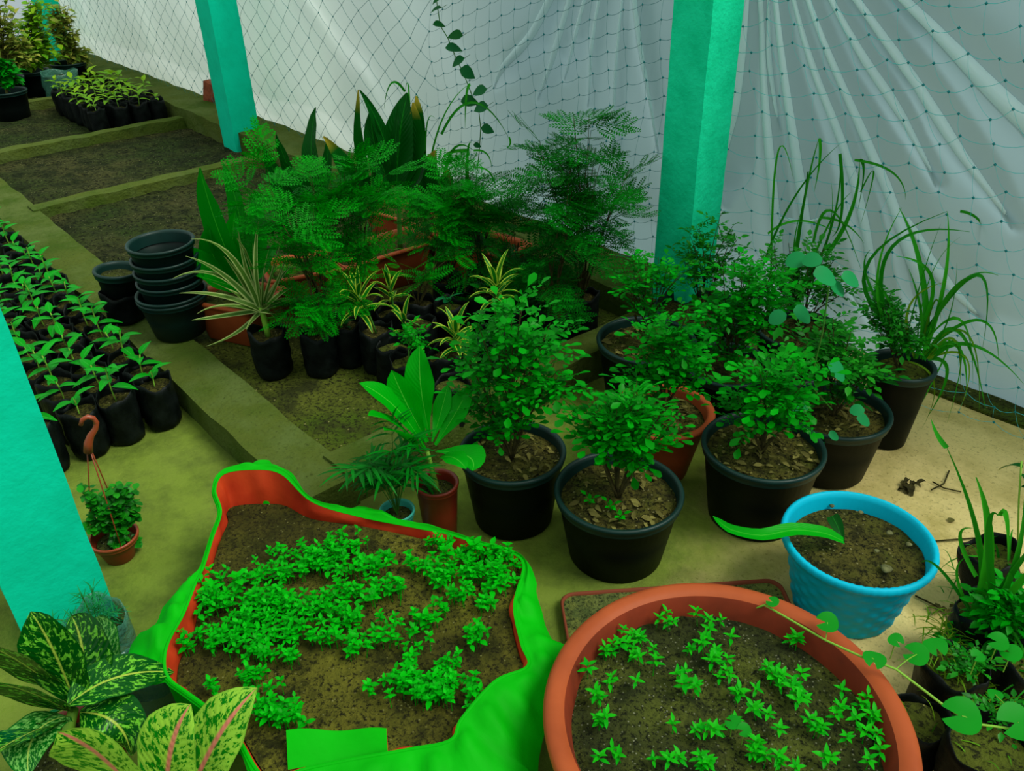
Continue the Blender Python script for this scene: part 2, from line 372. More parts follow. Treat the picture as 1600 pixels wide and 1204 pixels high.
M['aglp'] = leafmat('pink_ribbed_leaf', srgb(130, 205, 30), srgb(170, 205, 80), .3, .2, .4, rib=srgb(226, 130, 110), ribw=.055, spots=srgb(6, 124, 12), spot_lo=.50, spot_hi=.54, spot_scale=9, edge=srgb(0, 120, 14), edge_at=.47, vein=.15)
M['fabric'] = plain('green_woven_fabric', srgb(0, 168, 6), .65, .1, srgb(0, 152, 4), 5, 1.0, 7)
M['lining'] = plain('red_orange_lining', srgb(196, 62, 22), .65, .2, srgb(170, 40, 12), 6, .3, 30)
M['net'] = plain('teal_twine', srgb(16, 122, 128), .6, .2)
M['net2'] = plain('pale_teal_twine', srgb(70, 205, 208), .6, .2)
M['tray'] = ground('mossy_tray', [srgb(112, 120, 62), srgb(124, 130, 58), srgb(84, 96, 50), srgb(48, 56, 32)], (7, 20, 120), .7, 110)
M['traye'] = plain('brown_edge', srgb(120, 56, 34), .7, .2)

def sheet_mat(base=(.23, .335, .39), tcol=(.40, .55, .62)):
    m, nt, p, o = newmat('white_plastic_film')
    p.inputs['Base Color'].default_value = c4(base); p.inputs['Roughness'].default_value = .3; p.inputs['Specular IOR Level'].default_value = .6
    tcx = nt.nodes.new('ShaderNodeTexCoord'); sxx = nt.nodes.new('ShaderNodeSeparateXYZ'); nt.links.new(tcx.outputs['Object'], sxx.inputs[0])
    whiter = ramp(nt, sxx.outputs[0], -2.6, -4.4)      # stronger backlight at the left end, painted in as whiter film
    nt.links.new(mixc(nt, whiter, base, (.92, .97, .96)), p.inputs['Base Color'])
    h = math2(nt, 'ADD', noise(nt, 3.0, 3, .5), math2(nt, 'MULTIPLY', noise(nt, 22, 2, .5), .12))
    bump(nt, p, h, .12, .03)
    tr = nt.nodes.new('ShaderNodeBsdfTranslucent'); nt.links.new(mixc(nt, whiter, tcol, (.95, 1, .99)), tr.inputs[0])
    mx = nt.nodes.new('ShaderNodeMixShader'); mx.inputs[0].default_value = .45
    nt.links.new(p.outputs[0], mx.inputs[1]); nt.links.new(tr.outputs[0], mx.inputs[2]); nt.links.new(mx.outputs[0], o.inputs['Surface'])
    return m
M['sheet'] = sheet_mat()
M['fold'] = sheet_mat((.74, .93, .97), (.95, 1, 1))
def clear_bag():
    m, nt, p, o = newmat('clear_polythene'); p.inputs['Base Color'].default_value = c4(srgb(70, 130, 110)); p.inputs['Roughness'].default_value = .2
    t = nt.nodes.new('ShaderNodeBsdfTransparent'); mx = nt.nodes.new('ShaderNodeMixShader'); mx.inputs[0].default_value = .45
    bump(nt, p, noise(nt, 25, 3), .8, .02)
    nt.links.new(p.outputs[0], mx.inputs[1]); nt.links.new(t.outputs[0], mx.inputs[2]); nt.links.new(mx.outputs[0], o.inputs['Surface']); return m
M['clear'] = clear_bag()
# ------------------------------------------------------------------ the setting
def gridplane(x0, x1, y0, y1, z, nx, ny, amp=0.0, seed=1, fr=(3, 30)):
    g = Geo(); X, Y = np.meshgrid(np.linspace(x0, x1, nx+1), np.linspace(y0, y1, ny+1), indexing='ij'); X = X.ravel(); Y = Y.ravel()
    f = wave(random.Random(seed), 9, *fr); Z = z+amp*2*f(X, Y)
    i = np.arange(nx)[:, None]*(ny+1); j = np.arange(ny)[None, :]
    q = np.stack([i+j, i+ny+1+j, i+ny+2+j, i+j+1], -1).reshape(-1, 4); g.add(np.stack([X, Y, Z], 1), q, None, np.stack([X, Y], 1)); return g
structure(ob('floor', gridplane(-11, 1.6, -1.6, 4.2, 0, 180, 80, .003, 3, (2, 22)), M['floor']))
KX = [-1.73, -4.62, -5.86, -7.16, -8.6]
for i in range(4):
    if i == 0:
        structure(ob('soil_bed', gridplane(-3.02, KX[0], .84, 2.16, .062, 70, 60, .008, 7, (5, 60)), M['moss']))
        g = gridplane(KX[1]-.02, -3.0, .84, 2.16, .060, 90, 70, .010, 17, (8, 80))
    else: g = gridplane(KX[i+1]-.02, KX[i]+.0, .84, 2.16, .05, 80, 70, .010, 7+i, (8, 80))
    structure(ob('soil_bed', g, M['soil']))
rg = random.Random(5)
g = Geo(); box(g, -9, -1.66, .69, .86, -.02, .1, rg, .012, .05); structure(ob('trim_1', g, M['kerb']))
for i, x in enumerate(KX):
    g = Geo(); box(g, x-(.045 if i else .06), x+(.045 if i else .06), .83, 2.2, -.02, .112, rg, .012, .05); structure(ob('trim_%d' % (i+2), g, M['kerb']))
g = Geo(); box(g, -9, -1.72, 2.13, 2.40, -.02, .17, rg, .014, .05); structure(ob('trim_7', g, M['kerb']))
g = Geo(); box(g, -.92, 1.4, 2.56, 2.78, -.02, .012, rg, .010, .05); structure(ob('trim_8', g, M['moss']))

def post(x0, x1, y0, y1, zt, label, mat_, seed):
    g = Geo(); box(g, x0, x1, y0, y1, -.02, zt, random.Random(seed), .004, .04)
    o = ob('concrete_post', g, M[mat_]); cx, cy = (x0+x1)/2, (y0+y1)/2
    o.data.transform(Matrix.Translation((-cx, -cy, 0))); o.location = (cx, cy, 0)
    tag(o, label, 'post'); return o
post(-1.745, -1.60, 2.18, 2.335, 2.2, 'rough turquoise concrete post behind the pots of leafy shrubs', 'turq2', 1)
post(-5.16, -4.98, 2.10, 2.27, 2.4, 'slim turquoise post standing against the mossy kerb at the empty soil beds', 'turq', 2)
post(-8.72, -8.55, 2.10, 2.27, 2.6, 'distant turquoise post behind the yellowing weeds', 'turq', 3)
post(-1.86, -1.675, .015, .20, 2.2, 'wide smooth turquoise post beside the hanging basket and the mottled leaves', 'turq', 4)

# plastic sheet: hangs from above, gathered into pleats beside the rough post
def pl(px, py): w = aty(px, py, 2.5); return np.array([w[0], w[2]])
# each fold: points down its ridge (px, py), width in px at top, middle and end
FOLDS = [([(1186, -20), (1172, 100), (1150, 230), (1144, 315)], 16, 34, 3), ([(1204, -20), (1208, 120), (1218, 260), (1226, 470)], 5, 11, 16), ([(1213, -20), (1214, 90), (1226, 200)], 3, 5, 2),
    ([(1223, -20), (1236, 120), (1250, 250), (1268, 430), (1275, 520)], 6, 12, 18), ([(1244, -20), (1272, 110), (1311, 240), (1345, 380), (1360, 500)], 4, 11, 15), ([(1262, -20), (1300, 110), (1337, 225), (1390, 360), (1440, 500)], 5, 11, 20),
    ([(1289, -20), (1340, 100), (1397, 210), (1440, 300)], 5, 12, 3), ([(1319, -20), (1385, 100), (1450, 202), (1520, 300), (1560, 370)], 7, 15, 4), ([(1372, -20), (1440, 60), (1520, 140), (1640, 250)], 8, 18, 26), ([(1400, 350), (1450, 440), (1510, 520)], 3, 16, 3),
    ([(900, -30), (860, 50), (822, 95), (800, 130)], 12, 16, 2), ([(923, -30), (895, 70), (862, 150)], 8, 12, 2), ([(942, -30), (925, 50), (900, 120)], 4, 8, 2), ([(964, -30), (950, 70), (938, 160)], 4, 6, 2), ([(1000, -30), (990, 80), (980, 160), (972, 240)], 3, 5, 2), ([(1018, -30), (1026, 60), (1036, 150), (1040, 240)], 8, 6, 2),
    ([(1300, 420), (1330, 480), (1350, 540)], 3, 8, 3), ([(1215, 330), (1250, 350), (1290, 340)], 2, 6, 2)]
def dseg(X, Z, a, b):
    ab = b-a; t = np.clip(((X-a[0])*ab[0]+(Z-a[1])*ab[1])/(ab@ab), 0, 1)
    return np.hypot(X-a[0]-t*ab[0], Z-a[1]-t*ab[1]), t
_fs = wave(random.Random(8), 10, 3, 16)
_segs = []
for P_, w0, w1, w2 in FOLDS:
    Q_ = [pl(*p) for p in P_]; W_ = np.interp(np.linspace(0, 1, len(Q_)), [0, .5, 1], [w0, w1, w2])/430
    for k in range(len(Q_)-1): _segs.append((Q_[k], Q_[k+1], W_[k], W_[k+1]))
def sheetD(X, Z):
    D = .035*np.sin(X*2.1+.4)*np.sin(Z*1.3+.3)+.02*np.sin(X*4.7+Z*2.2+1)+.010*np.sin(X*9.5-Z*3)+.006*np.sin(X*6+Z*9)+.008*_fs(X, Z)
    R = 0*X
    for a, b, w0, w1 in _segs:
        d, t = dseg(X, Z, a, b); w = (w0+(w1-w0)*t)*1.5+.008; R = np.maximum(R, np.minimum(w*.9, .045)*np.exp(-(d/w)**2))
    for a, b, w0, w1, A in (((470, -10), (560, 120), .05, .12, .05), ((560, 120), (640, 260), .1, .16, .04)):
        d, t = dseg(X, Z, pl(*a), pl(*b)); w = w0+(w1-w0)*t; R = R-A*.6*np.exp(-(d/w)**2)
    return (D+R)*np.clip(Z/.25+.25, 0, 1)
def sheetY(X, Z): return np.where(X < -1.75, 2.46, 2.46+np.clip((X+1.75)/.6, 0, 1)*.12)+np.clip(.3-Z, 0, .3)*.28-sheetD(X, Z)
xs = np.concatenate([np.arange(-9.6, -3.2, .05), np.arange(-3.2, -1.9, .02), np.arange(-1.9, .9, .0065)]); zs = np.concatenate([np.arange(-.015, 1.4, .0125), np.arange(1.4, 1.75, .05)])
X, Z = np.meshgrid(xs, zs, indexing='ij'); X = X.ravel(); Z = Z.ravel()
g = Geo(); nx_, nz_ = len(xs)-1, len(zs)-1
i = np.arange(nx_)[:, None]*(nz_+1); j = np.arange(nz_)[None, :]
g.add(np.stack([X, sheetY(X, Z), Z], 1), np.stack([i+j, i+nz_+1+j, i+nz_+2+j, i+j+1], -1).reshape(-1, 4), None, np.stack([X, Z], 1))
sheet = ob('plastic_sheet', g, M['sheet']); tag(sheet, 'white translucent plastic sheet hung as a wall behind the netting, pleated beside the rough post', 'plastic sheet')
# the gathered folds themselves: doubled film lying proud of the sheet
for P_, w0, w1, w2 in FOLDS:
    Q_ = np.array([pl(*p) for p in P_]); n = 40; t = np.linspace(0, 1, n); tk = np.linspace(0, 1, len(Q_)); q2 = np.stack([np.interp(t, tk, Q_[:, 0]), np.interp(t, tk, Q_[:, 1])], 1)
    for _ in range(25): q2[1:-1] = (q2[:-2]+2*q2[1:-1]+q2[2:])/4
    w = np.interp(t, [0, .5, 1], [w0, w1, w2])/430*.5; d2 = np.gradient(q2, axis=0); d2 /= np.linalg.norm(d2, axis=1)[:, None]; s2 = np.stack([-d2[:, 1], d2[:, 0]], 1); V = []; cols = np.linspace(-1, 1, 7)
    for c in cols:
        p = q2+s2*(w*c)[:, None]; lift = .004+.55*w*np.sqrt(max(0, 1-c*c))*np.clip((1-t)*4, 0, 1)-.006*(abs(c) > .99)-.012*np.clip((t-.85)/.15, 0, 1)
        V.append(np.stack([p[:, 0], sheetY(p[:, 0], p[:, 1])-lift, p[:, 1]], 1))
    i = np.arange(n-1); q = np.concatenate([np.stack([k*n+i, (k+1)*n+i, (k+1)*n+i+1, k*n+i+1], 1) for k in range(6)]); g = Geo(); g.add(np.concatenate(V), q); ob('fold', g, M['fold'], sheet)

# bird net in front of the sheet
def netY(x): return (2.36 if x < -1.75 else 2.36+.10*min(1, (x+1.75)/.6))
def knot(i, j):
    x = -9.3+i*.082+.018*math.sin(j*.7+i*.12); z = j*.066-.55
    span = ((x+1.7) % 3.3)/3.3
    z += -.05*math.sin(math.pi*span)*(.35+z*.6)+.012*math.sin(i*.35+j*.2) + .30*min(max(0, x+3.4), 1.65) + .15*max(0, x+1.75)
    if x > -1.7: z += .012*math.sin(i*2.1+j*1.3); x += .012*math.sin(i*1.7+j*2.3)
    x += .5*(1.0-z)*min(1, max(0, (x+1.8)/.6))
    return np.array([x, netY(x)+.006*math.sin(i*1.9+j), z])
g = Geo(); gk = Geo(); K = {}
NI, NJ = 134, 44
for i in range(NI):
    for j in range(NJ): K[i, j] = knot(i, j)
def thread(a, b, r, sag, m=0):
    P = bez(a, b, (0, -.004, -sag), 4); tube(g, P, r, 3, m, False)
oc = np.array([[1, 0, 0], [-1, 0, 0], [0, 1, 0], [0, -1, 0], [0, 0, 1], [0, 0, -1.]]); ot = [(0, 2, 4), (2, 1, 4), (1, 3, 4), (3, 0, 4), (2, 0, 5), (1, 2, 5), (3, 1, 5), (0, 3, 5)]
rg = random.Random(12)
for (i, j), p in K.items():
    if p[2] < .0 or p[2] > 1.75: continue
    px, py, pz = proj(p)
    if not (-60 < px < 2600 and -260 < py < 1300): continue
    near = p[0] > -3.4; r = .0008 if near else .0011
    if p[0] < -3.3:                # pulled into diamonds here
        if (i+j) % 2: continue
        for k2 in ((i+1, j+1), (i+1, j-1)):
            if k2 in K and K[k2][2] > 0: thread(p, K[k2], .0010, .002)
    else:
      for (di, dj) in ((1, 0), (0, 1)):
          k2 = (i+di, j+dj)
          if k2 in K and K[k2][2] > 0: thread(p, K[k2], r if di else r*.55, .008 if near else .002, 1 if p[0] > -1.75 else 0)
    gk.add(oc*(.0050 if near else .0042)+p, None, ot)
net = ob('bird_net', g, [M['net'], M['net2']]); tag(net, 'teal knotted bird netting stretched in front of the white plastic sheet', 'net')
o = ob('knot', gk, M['net'], net); o['kind'] = 'stuff'

#structure(ob('wall_back', (lambda g: (box(g, -3.4, 2.5, 3.3, 3.45, 0, 3.2, random.Random(4), .01, .5), g)[1])(Geo()), M['moss']))

# broken brick behind the slim post
g = Geo(); box(g, -.045, .045, -.03, .03, 0, .14, random.Random(3), .004, .03)
o = ob('brick', g, M['brick'], loc=(float(aty(341, 190, 2.39)[0]), 2.37, .165)); o.rotation_euler = (0, .28, .3); tag(o, 'broken red brick standing on the kerb beside the slim post', 'brick')
# ------------------------------------------------------------------ builders for pots and plants
def pot_geo(r, h, rb=None, thick=.006, rim=.006, rimh=.013, segs=56, soil_z=None, steps=()):
    rb = rb or r*.78; sz = soil_z if soil_z is not None else h-.03
    ri = lambda z: (rb+(r-rb)*z/h)-thick
    P = [(0.001, .002), (rb*.92, .0), (rb, .004), (rb+(r-rb)*.5, h*.5), (rb+(r-rb)*(h-rimh*2.2)/h, h-rimh*2.2), (r+rim*.35, h-rimh*2.0)]
    R = [(r+rim*.35, h-rimh*2.0), (r+rim*.5, h-rimh), (r+rim, h-rimh*.9), (r+rim*1.15, h-rimh*.4), (r+rim*.8, h-.001), (r+.001, h), (r-thick, h-.003), (r-thick*1.2, h-rimh), (ri(sz)-.001, sz-.012)]
    g = Geo(); lathe(g, P, segs); lathe(g, R, segs, 1)
    return g, ri(sz)
def litter(root, r, z, rng, n=26, ell=1.0, name='leaf_litter'):
    g = Geo(); T = leafT(.030, .013, 'ovate', 3, .4, .3)
    for _ in range(n):
        a, q = rng.uniform(0, 6.28), r*.9*math.sqrt(rng.random()); d = nz([rng.gauss(0, 1), rng.gauss(0, 1), rng.uniform(-.1, .3)])
        g.put(T, frame(d, nz([rng.gauss(0, .4), rng.gauss(0, .4), 1]))*rng.uniform(.5, 1.1), (q*math.cos(a), ell*q*math.sin(a), z+.006))
    o = ob(name, g, M['dry'], root); o['kind'] = 'stuff'; return o
def bag_geo(r, h, rng, over=.012, segs=36):
    # limp polythene planting bag: creased wall, uneven open lip
    ph = [rng.uniform(0, 6.28) for _ in range(6)]
    def wob(rr, zz, th):
        k = .035*np.sin(3*th+ph[0]+zz*30)+.03*np.sin(5*th+ph[1]-zz*45)+.018*np.sin(11*th+ph[2]+zz*60)
        up = np.clip(zz/h, 0, 1.2)
        return rr*(1+k), zz+(up > .95)*(.010*np.sin(2*th+ph[3])+.006*np.sin(5*th+ph[4]))
    P = [(.001, 0), (r*.80, 0), (r*.93, .008), (r*1.0, h*.2), (r*.97, h*.4), (r*1.02, h*.6), (r*.98, h*.85), (r*1.0, h*.97), (r*.99, h+over), (r*.955, h+over), (r*.93, h), (r*.9, h-.03)]
    g = Geo(); lathe(g, P, segs, 0, wob); return g, r*.93
def bag(root, r, h, rng, soil='potsoil'):
    g, ri = bag_geo(r, h, rng); ob('bag', g, M['polybag'], root)
    g = Geo(); disc(g, ri*.99, h-.012, rng, .004, 5, 20, freq=(30, 120)); ob('soil', g, M[soil], root)
def bough(rng, a, b, sag=.12, n=7):
    a = np.asarray(a, float); b = np.asarray(b, float); d = b-a; L = np.linalg.norm(d)
    side = nz(np.cross(d, [rng.gauss(0, 1), rng.gauss(0, 1), .3]))
    return bez(a, b, side*L*.06*rng.uniform(-1, 1)+np.array([0, 0, L*sag*rng.uniform(.3, 1)]), n)

def compoundT(rng, n=3, L=.072, ll=.029, lw=.018, shape='obovate'):
    # alternate leaflets along a rachis plus one at the end
    g = Geo(); leaf = leafT(ll, lw, shape, 3, .22, .12)
    tube(g, [(0, 0, 0), (0, L*.5, .004), (0, L, 0)], [.0009, .0007, .0005], 3, 0, False)
    for k in range(n*2):
        y = L*(.25+.7*k/(n*2)); s = 1 if k % 2 else -1
        d = nz([s*.85, .5, rng.uniform(-.05, .25)]); g.put(leaf, frame(d, nz([rng.gauss(0, .25), rng.gauss(0, .25), 1]))*rng.uniform(.75, 1.05)*(.75+.25*math.sin(k+1)), (0, y, .003))
    g.put(leaf, frame([0, 1, -.05], ZUP)*1.1, (0, L, 0)); return g.template()
def pinnaT(L=.085, pairs=13, ll=.013, lw=.0042):
    g = Geo(); V = []; q = []
    for k in range(pairs):
        y = L*(.1+.88*k/(pairs-1)); s = math.sin(math.pi*(.12+.8*k/(pairs-1)))**.6; l = ll*s
        for sg in (-1, 1):
            b = len(V); dx = sg*l; dy = l*.28
            V += [(sg*.0006, y-lw*.35, 0), (dx*.55, y+dy*.5-lw*.5, .0012), (dx, y+dy, 0), (dx*.5, y+dy*.5+lw*.5, .0012)]; q.append((b, b+1, b+2, b+3))
    n = len(V); V += [(-.0007, 0, 0), (.0007, 0, 0), (.0004, L, 0), (-.0004, L, 0)]; q.append((n, n+1, n+2, n+3))
    g.add(V, q); return g.template()
def bipinT(rng, L=.12, pairs=4, pl_=.075):
    g = Geo(); P = pinnaT(pl_, 8, .0185, .0082)
    V = arc((0, 0, 0), (0, 1, .25), L, .35, 6); tube(g, V, .0007, 3, 0, False)
    for k in range(pairs):
        t = .2+.8*k/(pairs-1) if pairs > 1 else 1; i = min(4, int(t*5)); p = V[i]+(V[i+1]-V[i])*(t*5-i) if i < 5 else V[-1]
        for sg in (-1, 1): g.put(P, frame(nz([sg*(.9-.5*t), .55+.4*t, -.12+rng.uniform(-.1, .15)]), nz([sg*-.15, 0, 1]))*(.7+.4*math.sin(math.pi*(.2+.6*t))), p)
    return g.template()
rt = random.Random(77)
COMP = [compoundT(rt) for _ in range(4)]
COMPS = [compoundT(rt, 3, .055, .024, .014, 'ovate') for _ in range(4)]
BIP = [bipinT(rt) for _ in range(4)]
PIN = [pinnaT(.11, 12, .023, .0070), pinnaT(.095, 11, .020, .0066)]

def foliage(g, gs, rng, base, blobs, leaves, size=1.0, per=9, stem0=.2, tr=.003, spread=.9, tilt=.22):
    """boughs run from the stem into each rounded mass and carry leaves on their outer part"""
    base = np.asarray(base, float)
    for c, r, n in blobs:
        c = np.asarray(c, float); rr = np.broadcast_to(np.asarray(r, float), (3,))
        hub = base+(c-base)*stem0+np.array([0, 0, .0]); tube(gs, bough(rng, base, hub+(c-hub)*.4, .02, 5), np.linspace(tr*1.5, tr, 5), 5)
        for _ in range(n):
            d = nz([rng.gauss(0, 1), rng.gauss(0, 1), rng.gauss(.25, .8)]); e = c+d*rr*rng.uniform(.45, 1)**.6
            P = bough(rng, hub+(c-hub)*rng.uniform(.1, .6), e, .1, 7); tube(gs, P, np.linspace(tr*.7, tr*.25, 7), 4, 0, False)
            for k in range(per):
                t = .35+.65*(k+rng.random())/per; i = min(5, int(t*6)); p = P[i]+(P[i+1]-P[i])*(t*6-i); ax = nz(P[i+1]-P[i])
                out = nz([rng.gauss(0, 1), rng.gauss(0, 1), rng.gauss(0, .5)]); dd = nz(out*[1, 1, .5]*spread+ax*.25+np.array([0, 0, rng.uniform(-.2, .2)]))
                g.put(rng.choice(leaves), frame(dd, nz(np.array([rng.gauss(0, tilt), rng.gauss(0, tilt), 1])+out*.1))*size*rng.uniform(.7, 1.1), p)

def nursery_pot(name, label, px, py, z, r, group=None, cat='potted plant', pot='black', rim='rimg', soil='potsoil', base_z=0.0, rb=None, lit=24, seed=1, rimw=.006, soil_z=None, tilt=None):
    """an Empty at the pot's base, its pot and soil; px, py is where the middle of its rim shows"""
    w = at(px, py, z); rng = random.Random(seed); h = z-base_z
    root = thing(name, label, cat, (w[0], w[1], base_z), group)
    if tilt: root.rotation_euler = tilt
    g, ri = pot_geo(r, h, rb, rim=rimw, soil_z=soil_z); ob('pot', g, [M[pot], M[rim]], root)
    sz = (soil_z if soil_z is not None else h-.03)
    g = Geo(); disc(g, ri, sz, rng, .006, 10, 48, freq=(20, 120)); ob('soil', g, M[soil], root)
    if lit: litter(root, ri, sz, rng, lit)
    return root, w, h, sz, rng
def loc_of(root, p): return np.asarray(p, float)-np.array(root.location)

def blobs_px(root, w, L, depth=1.0):
    """(px, py, radius px, boughs) -> masses in the plant's own frame"""
    out = []
    for t in L:
        px, py, rpx, n = t[:4]; off = t[4] if len(t) > 4 else 0.0
        c = atb(px, py, w, off); zc = proj(c)[2]; r = rpx*zc/FPX
        out.append((loc_of(root, c), (r, r*depth, r), n))
    return out
def shrub(name, label, px, py, z, r, blobs, mat_='murraya', leaves=None, size=1.0, per=6, seed=1, **kw):
    root, w, h, sz, rng = nursery_pot(name, label, px, py, z, r, seed=seed, **kw)
    g, gs = Geo(), Geo(); foliage(g, gs, rng, (0, 0, sz), blobs_px(root, w, [(b[0], b[1], b[2]*1.05, max(2, round(b[3]*.7))) + tuple(b[4:]) for b in blobs]), leaves or COMP, size*1.02, per)
    ob('stem', gs, M['bark'], root); ob('foliage', g, M[mat_], root)
    return root, w, rng, sz
G1 = 'shrubs in black nursery pots'
shrub('potted_shrub', 'tall bushy shrub in a black pot beside the red pot of broad bright leaves', 800, 702, .222, .134,
      [(770, 500, 42, 9), (800, 470, 35, 6), (745, 590, 40, 8), (800, 560, 55, 14), (845, 590, 45, 10), (830, 510, 35, 7), (770, 640, 38, 8), (820, 640, 30, 4)], seed=11, group=G1, lit=40)
PB, wB, rB, sB = shrub('potted_shrub', 'low spreading shrub in the black pot at the corner of the mossy tray', 967, 763, .205, .152,
      [(960, 650, 45, 12), (1000, 665, 45, 12), (925, 660, 32, 7), (1035, 660, 16, 3), (985, 620, 35, 7), (990, 705, 32, 6), (915, 645, 22, 3)], seed=12, group=G1, lit=60)
shrub('potted_shrub', 'slender shrub in a round terracotta-coloured pot between black pots', 1035, 638, .21, .130,
      [(1030, 540, 40, 10), (1050, 500, 35, 8), (1060, 570, 35, 8), (1010, 580, 28, 5), (1075, 570, 22, 4)], seed=13, pot='terra', rim='terra', rb=.085, rimw=.014, lit=30)
shrub('potted_shrub', 'low leafy shrub in the black pot behind the blue basketweave pot', 1193, 693, .232, .150,
      [(1190, 620, 40, 9), (1230, 600, 40, 9), (1200, 575, 30, 5), (1160, 640, 25, 3), (1245, 640, 26, 4)], mat_='murraya', seed=14, group=G1, lit=70)
shrub('potted_shrub', 'small light green shrub in the black pot nearest the mossy bed corner', 1010, 528, .222, .152,
      [(1000, 425, 42, 11), (1040, 430, 32, 8), (975, 445, 25, 4), (1015, 470, 28, 4)], size=.8, seed=15, group=G1, lit=50)
shrub('potted_shrub', 'dark shrub with small leaves in front of the rough post', 1095, 480, .222, .150,
      [(1110, 375, 42, 13), (1085, 410, 32, 8), (1140, 390, 30, 8), (1120, 430, 35, 6)], mat_='murraya2', leaves=COMPS, size=.95, seed=16, group=G1, lit=10)
shrub('potted_shrub', 'dense wide shrub between the terracotta-coloured pot and the rough post', 1137, 566, .222, .128,
      [(1140, 450, 52, 14), (1190, 430, 45, 12), (1110, 490, 40, 8), (1170, 490, 48, 12), (1210, 470, 35, 7), (1150, 540, 32, 6)], mat_='murraya', leaves=COMPS, size=1.15, seed=17, group=G1, lit=20)
shrub('potted_shrub', 'shrub with glossy small leaves near the tall arching grass', 1250, 512, .235, .132,
      [(1230, 420, 42, 11), (1275, 415, 42, 11), (1260, 460, 38, 8), (1310, 440, 28, 5), (1215, 400, 25, 4)], mat_='murraya2', leaves=COMPS, size=1.0, seed=18, group=G1, lit=20)
PE, wE, rE, sE = shrub('potted_shrub', 'bushy shrub with heart-shaped vine leaves climbing through it', 1305, 636, .205, .146,
      [(1290, 530, 48, 13), (1330, 560, 42, 11), (1260, 560, 40, 9), (1310, 600, 34, 6), (1350, 590, 25, 4)], mat_='murraya2', leaves=COMPS, size=1.2, seed=19, group=G1, lit=40)
# small weeds in the front pots
def sprout(root, p, rng, n=5, L=.02, mat_='seed'):
    g = Geo(); T = leafT(L, L*.6, 'ovate', 3, .2, .15)
    for k in range(n):
        a = k*2.4; b = np.array([math.cos(a), math.sin(a), .5]); q = np.array([p[0]+.01*math.cos(a)*k*.3, p[1]+.01*math.sin(a)*k*.3, p[2]+.01+.004*k])
        tube(g, [p, q], .0008, 3, 0, False); g.put(T, frame(b, ZUP), q)
    return ob('sprout', g, M[mat_], root)

for x_, y_ in ((.02, -.05), (-.03, -.07), (.06, -.06)): sprout(PB, (x_, y_, sB), rB, 6, .018)
# grass and bush in the far pot at the sheet
root, w, h, sz, rng = nursery_pot('potted_grass', 'long arching grass over a small bush in the black pot nearest the plastic sheet', 1410, 568, .265, .088, cat='potted plant', seed=21, soil='moss', lit=0, rb=.062)
g, gs = Geo(), Geo(); foliage(g, gs, rng, (0, 0, sz), blobs_px(root, w, [(1390, 500, 40, 10), (1375, 480, 28, 6), (1410, 520, 30, 6)]), COMPS, .85, 9)
ob('stem', gs, M['bark'], root); ob('foliage', g, M['murraya2'], root)
def blades_px(g, root, w, specs, rng, W=.008, mat=0):
    # each: (start px,py, via px,py, end px,py, width factor, depth offset at the end)
    for s in specs:
        p0 = atb(s[0], s[1], w); p1 = atb(s[2], s[3], w, s[7]*.5 if len(s) > 7 else 0); p2 = atb(s[4], s[5], w, s[7] if len(s) > 7 else 0)
        t = np.linspace(0, 1, 14)[:, None]; c = 2*p1-.5*p0-.5*p2
        P = p0*(1-t)**2+2*c*t*(1-t)+p2*t*t; k = s[6] if len(s) > 6 else 1
        ribbon(g, P-np.array(root.location), W*k*profile('grass', np.clip(np.linspace(0, 1, 14), .1, .98)), nz([rng.gauss(0, .4)+.5, rng.gauss(0, .4)-.6, .5]), .35, mat, across=1)
g = Geo()
blades_px(g, root, w, [(1445, 560, 1440, 430, 1405, 325, 1.5, .05), (1440, 560, 1475, 440, 1480, 330, 1.0), (1450, 520, 1500, 440, 1560, 430, 1.2, -.1), (1400, 540, 1370, 440, 1409, 324, .8),
    (1440, 550, 1350, 430, 1480, 330, .9), (1445, 500, 1455, 430, 1400, 400, .9), (1430, 560, 1440, 500, 1420, 420, .9), (1450, 510, 1530, 430, 1535, 545, 1.0), (1370, 470, 1350, 420, 1360, 390, .9),
    (1380, 480, 1400, 380, 1515, 362, .9), (1440, 560, 1480, 500, 1495, 410, 1.0), (1455, 560, 1520, 540, 1600, 600, 1.1), (1450, 550, 1500, 520, 1540, 640, .9), (1440, 560, 1495, 540, 1510, 620, .8),
    (1450, 560, 1480, 580, 1450, 650, .8), (1455, 555, 1500, 545, 1480, 660, .8), (1430, 560, 1450, 440, 1500, 370, .8), (1420, 560, 1390, 470, 1350, 430, .7), (1440, 540, 1500, 500, 1520, 600, .8),
    (1445, 560, 1480, 545, 1400, 700, .7), (1410, 560, 1440, 440, 1470, 350, .8), (1450, 545, 1530, 500, 1560, 560, .7)], rng, .014)
ob('grass_blades', g, M['grass'], root)
g = Geo()
blades_px(g, root, w, [(1450, 560, 1490, 530, 1500, 600, .9), (1430, 560, 1420, 480, 1480, 440, .8), (1440, 560, 1510, 520, 1530, 640, .7), (1420, 565, 1460, 600, 1440, 670, .7), (1440, 540, 1460, 470, 1470, 500, .8), (1450, 560, 1510, 560, 1500, 640, .7)], rng, .010)
ob('dry_blades', g, M['grassy'], root)

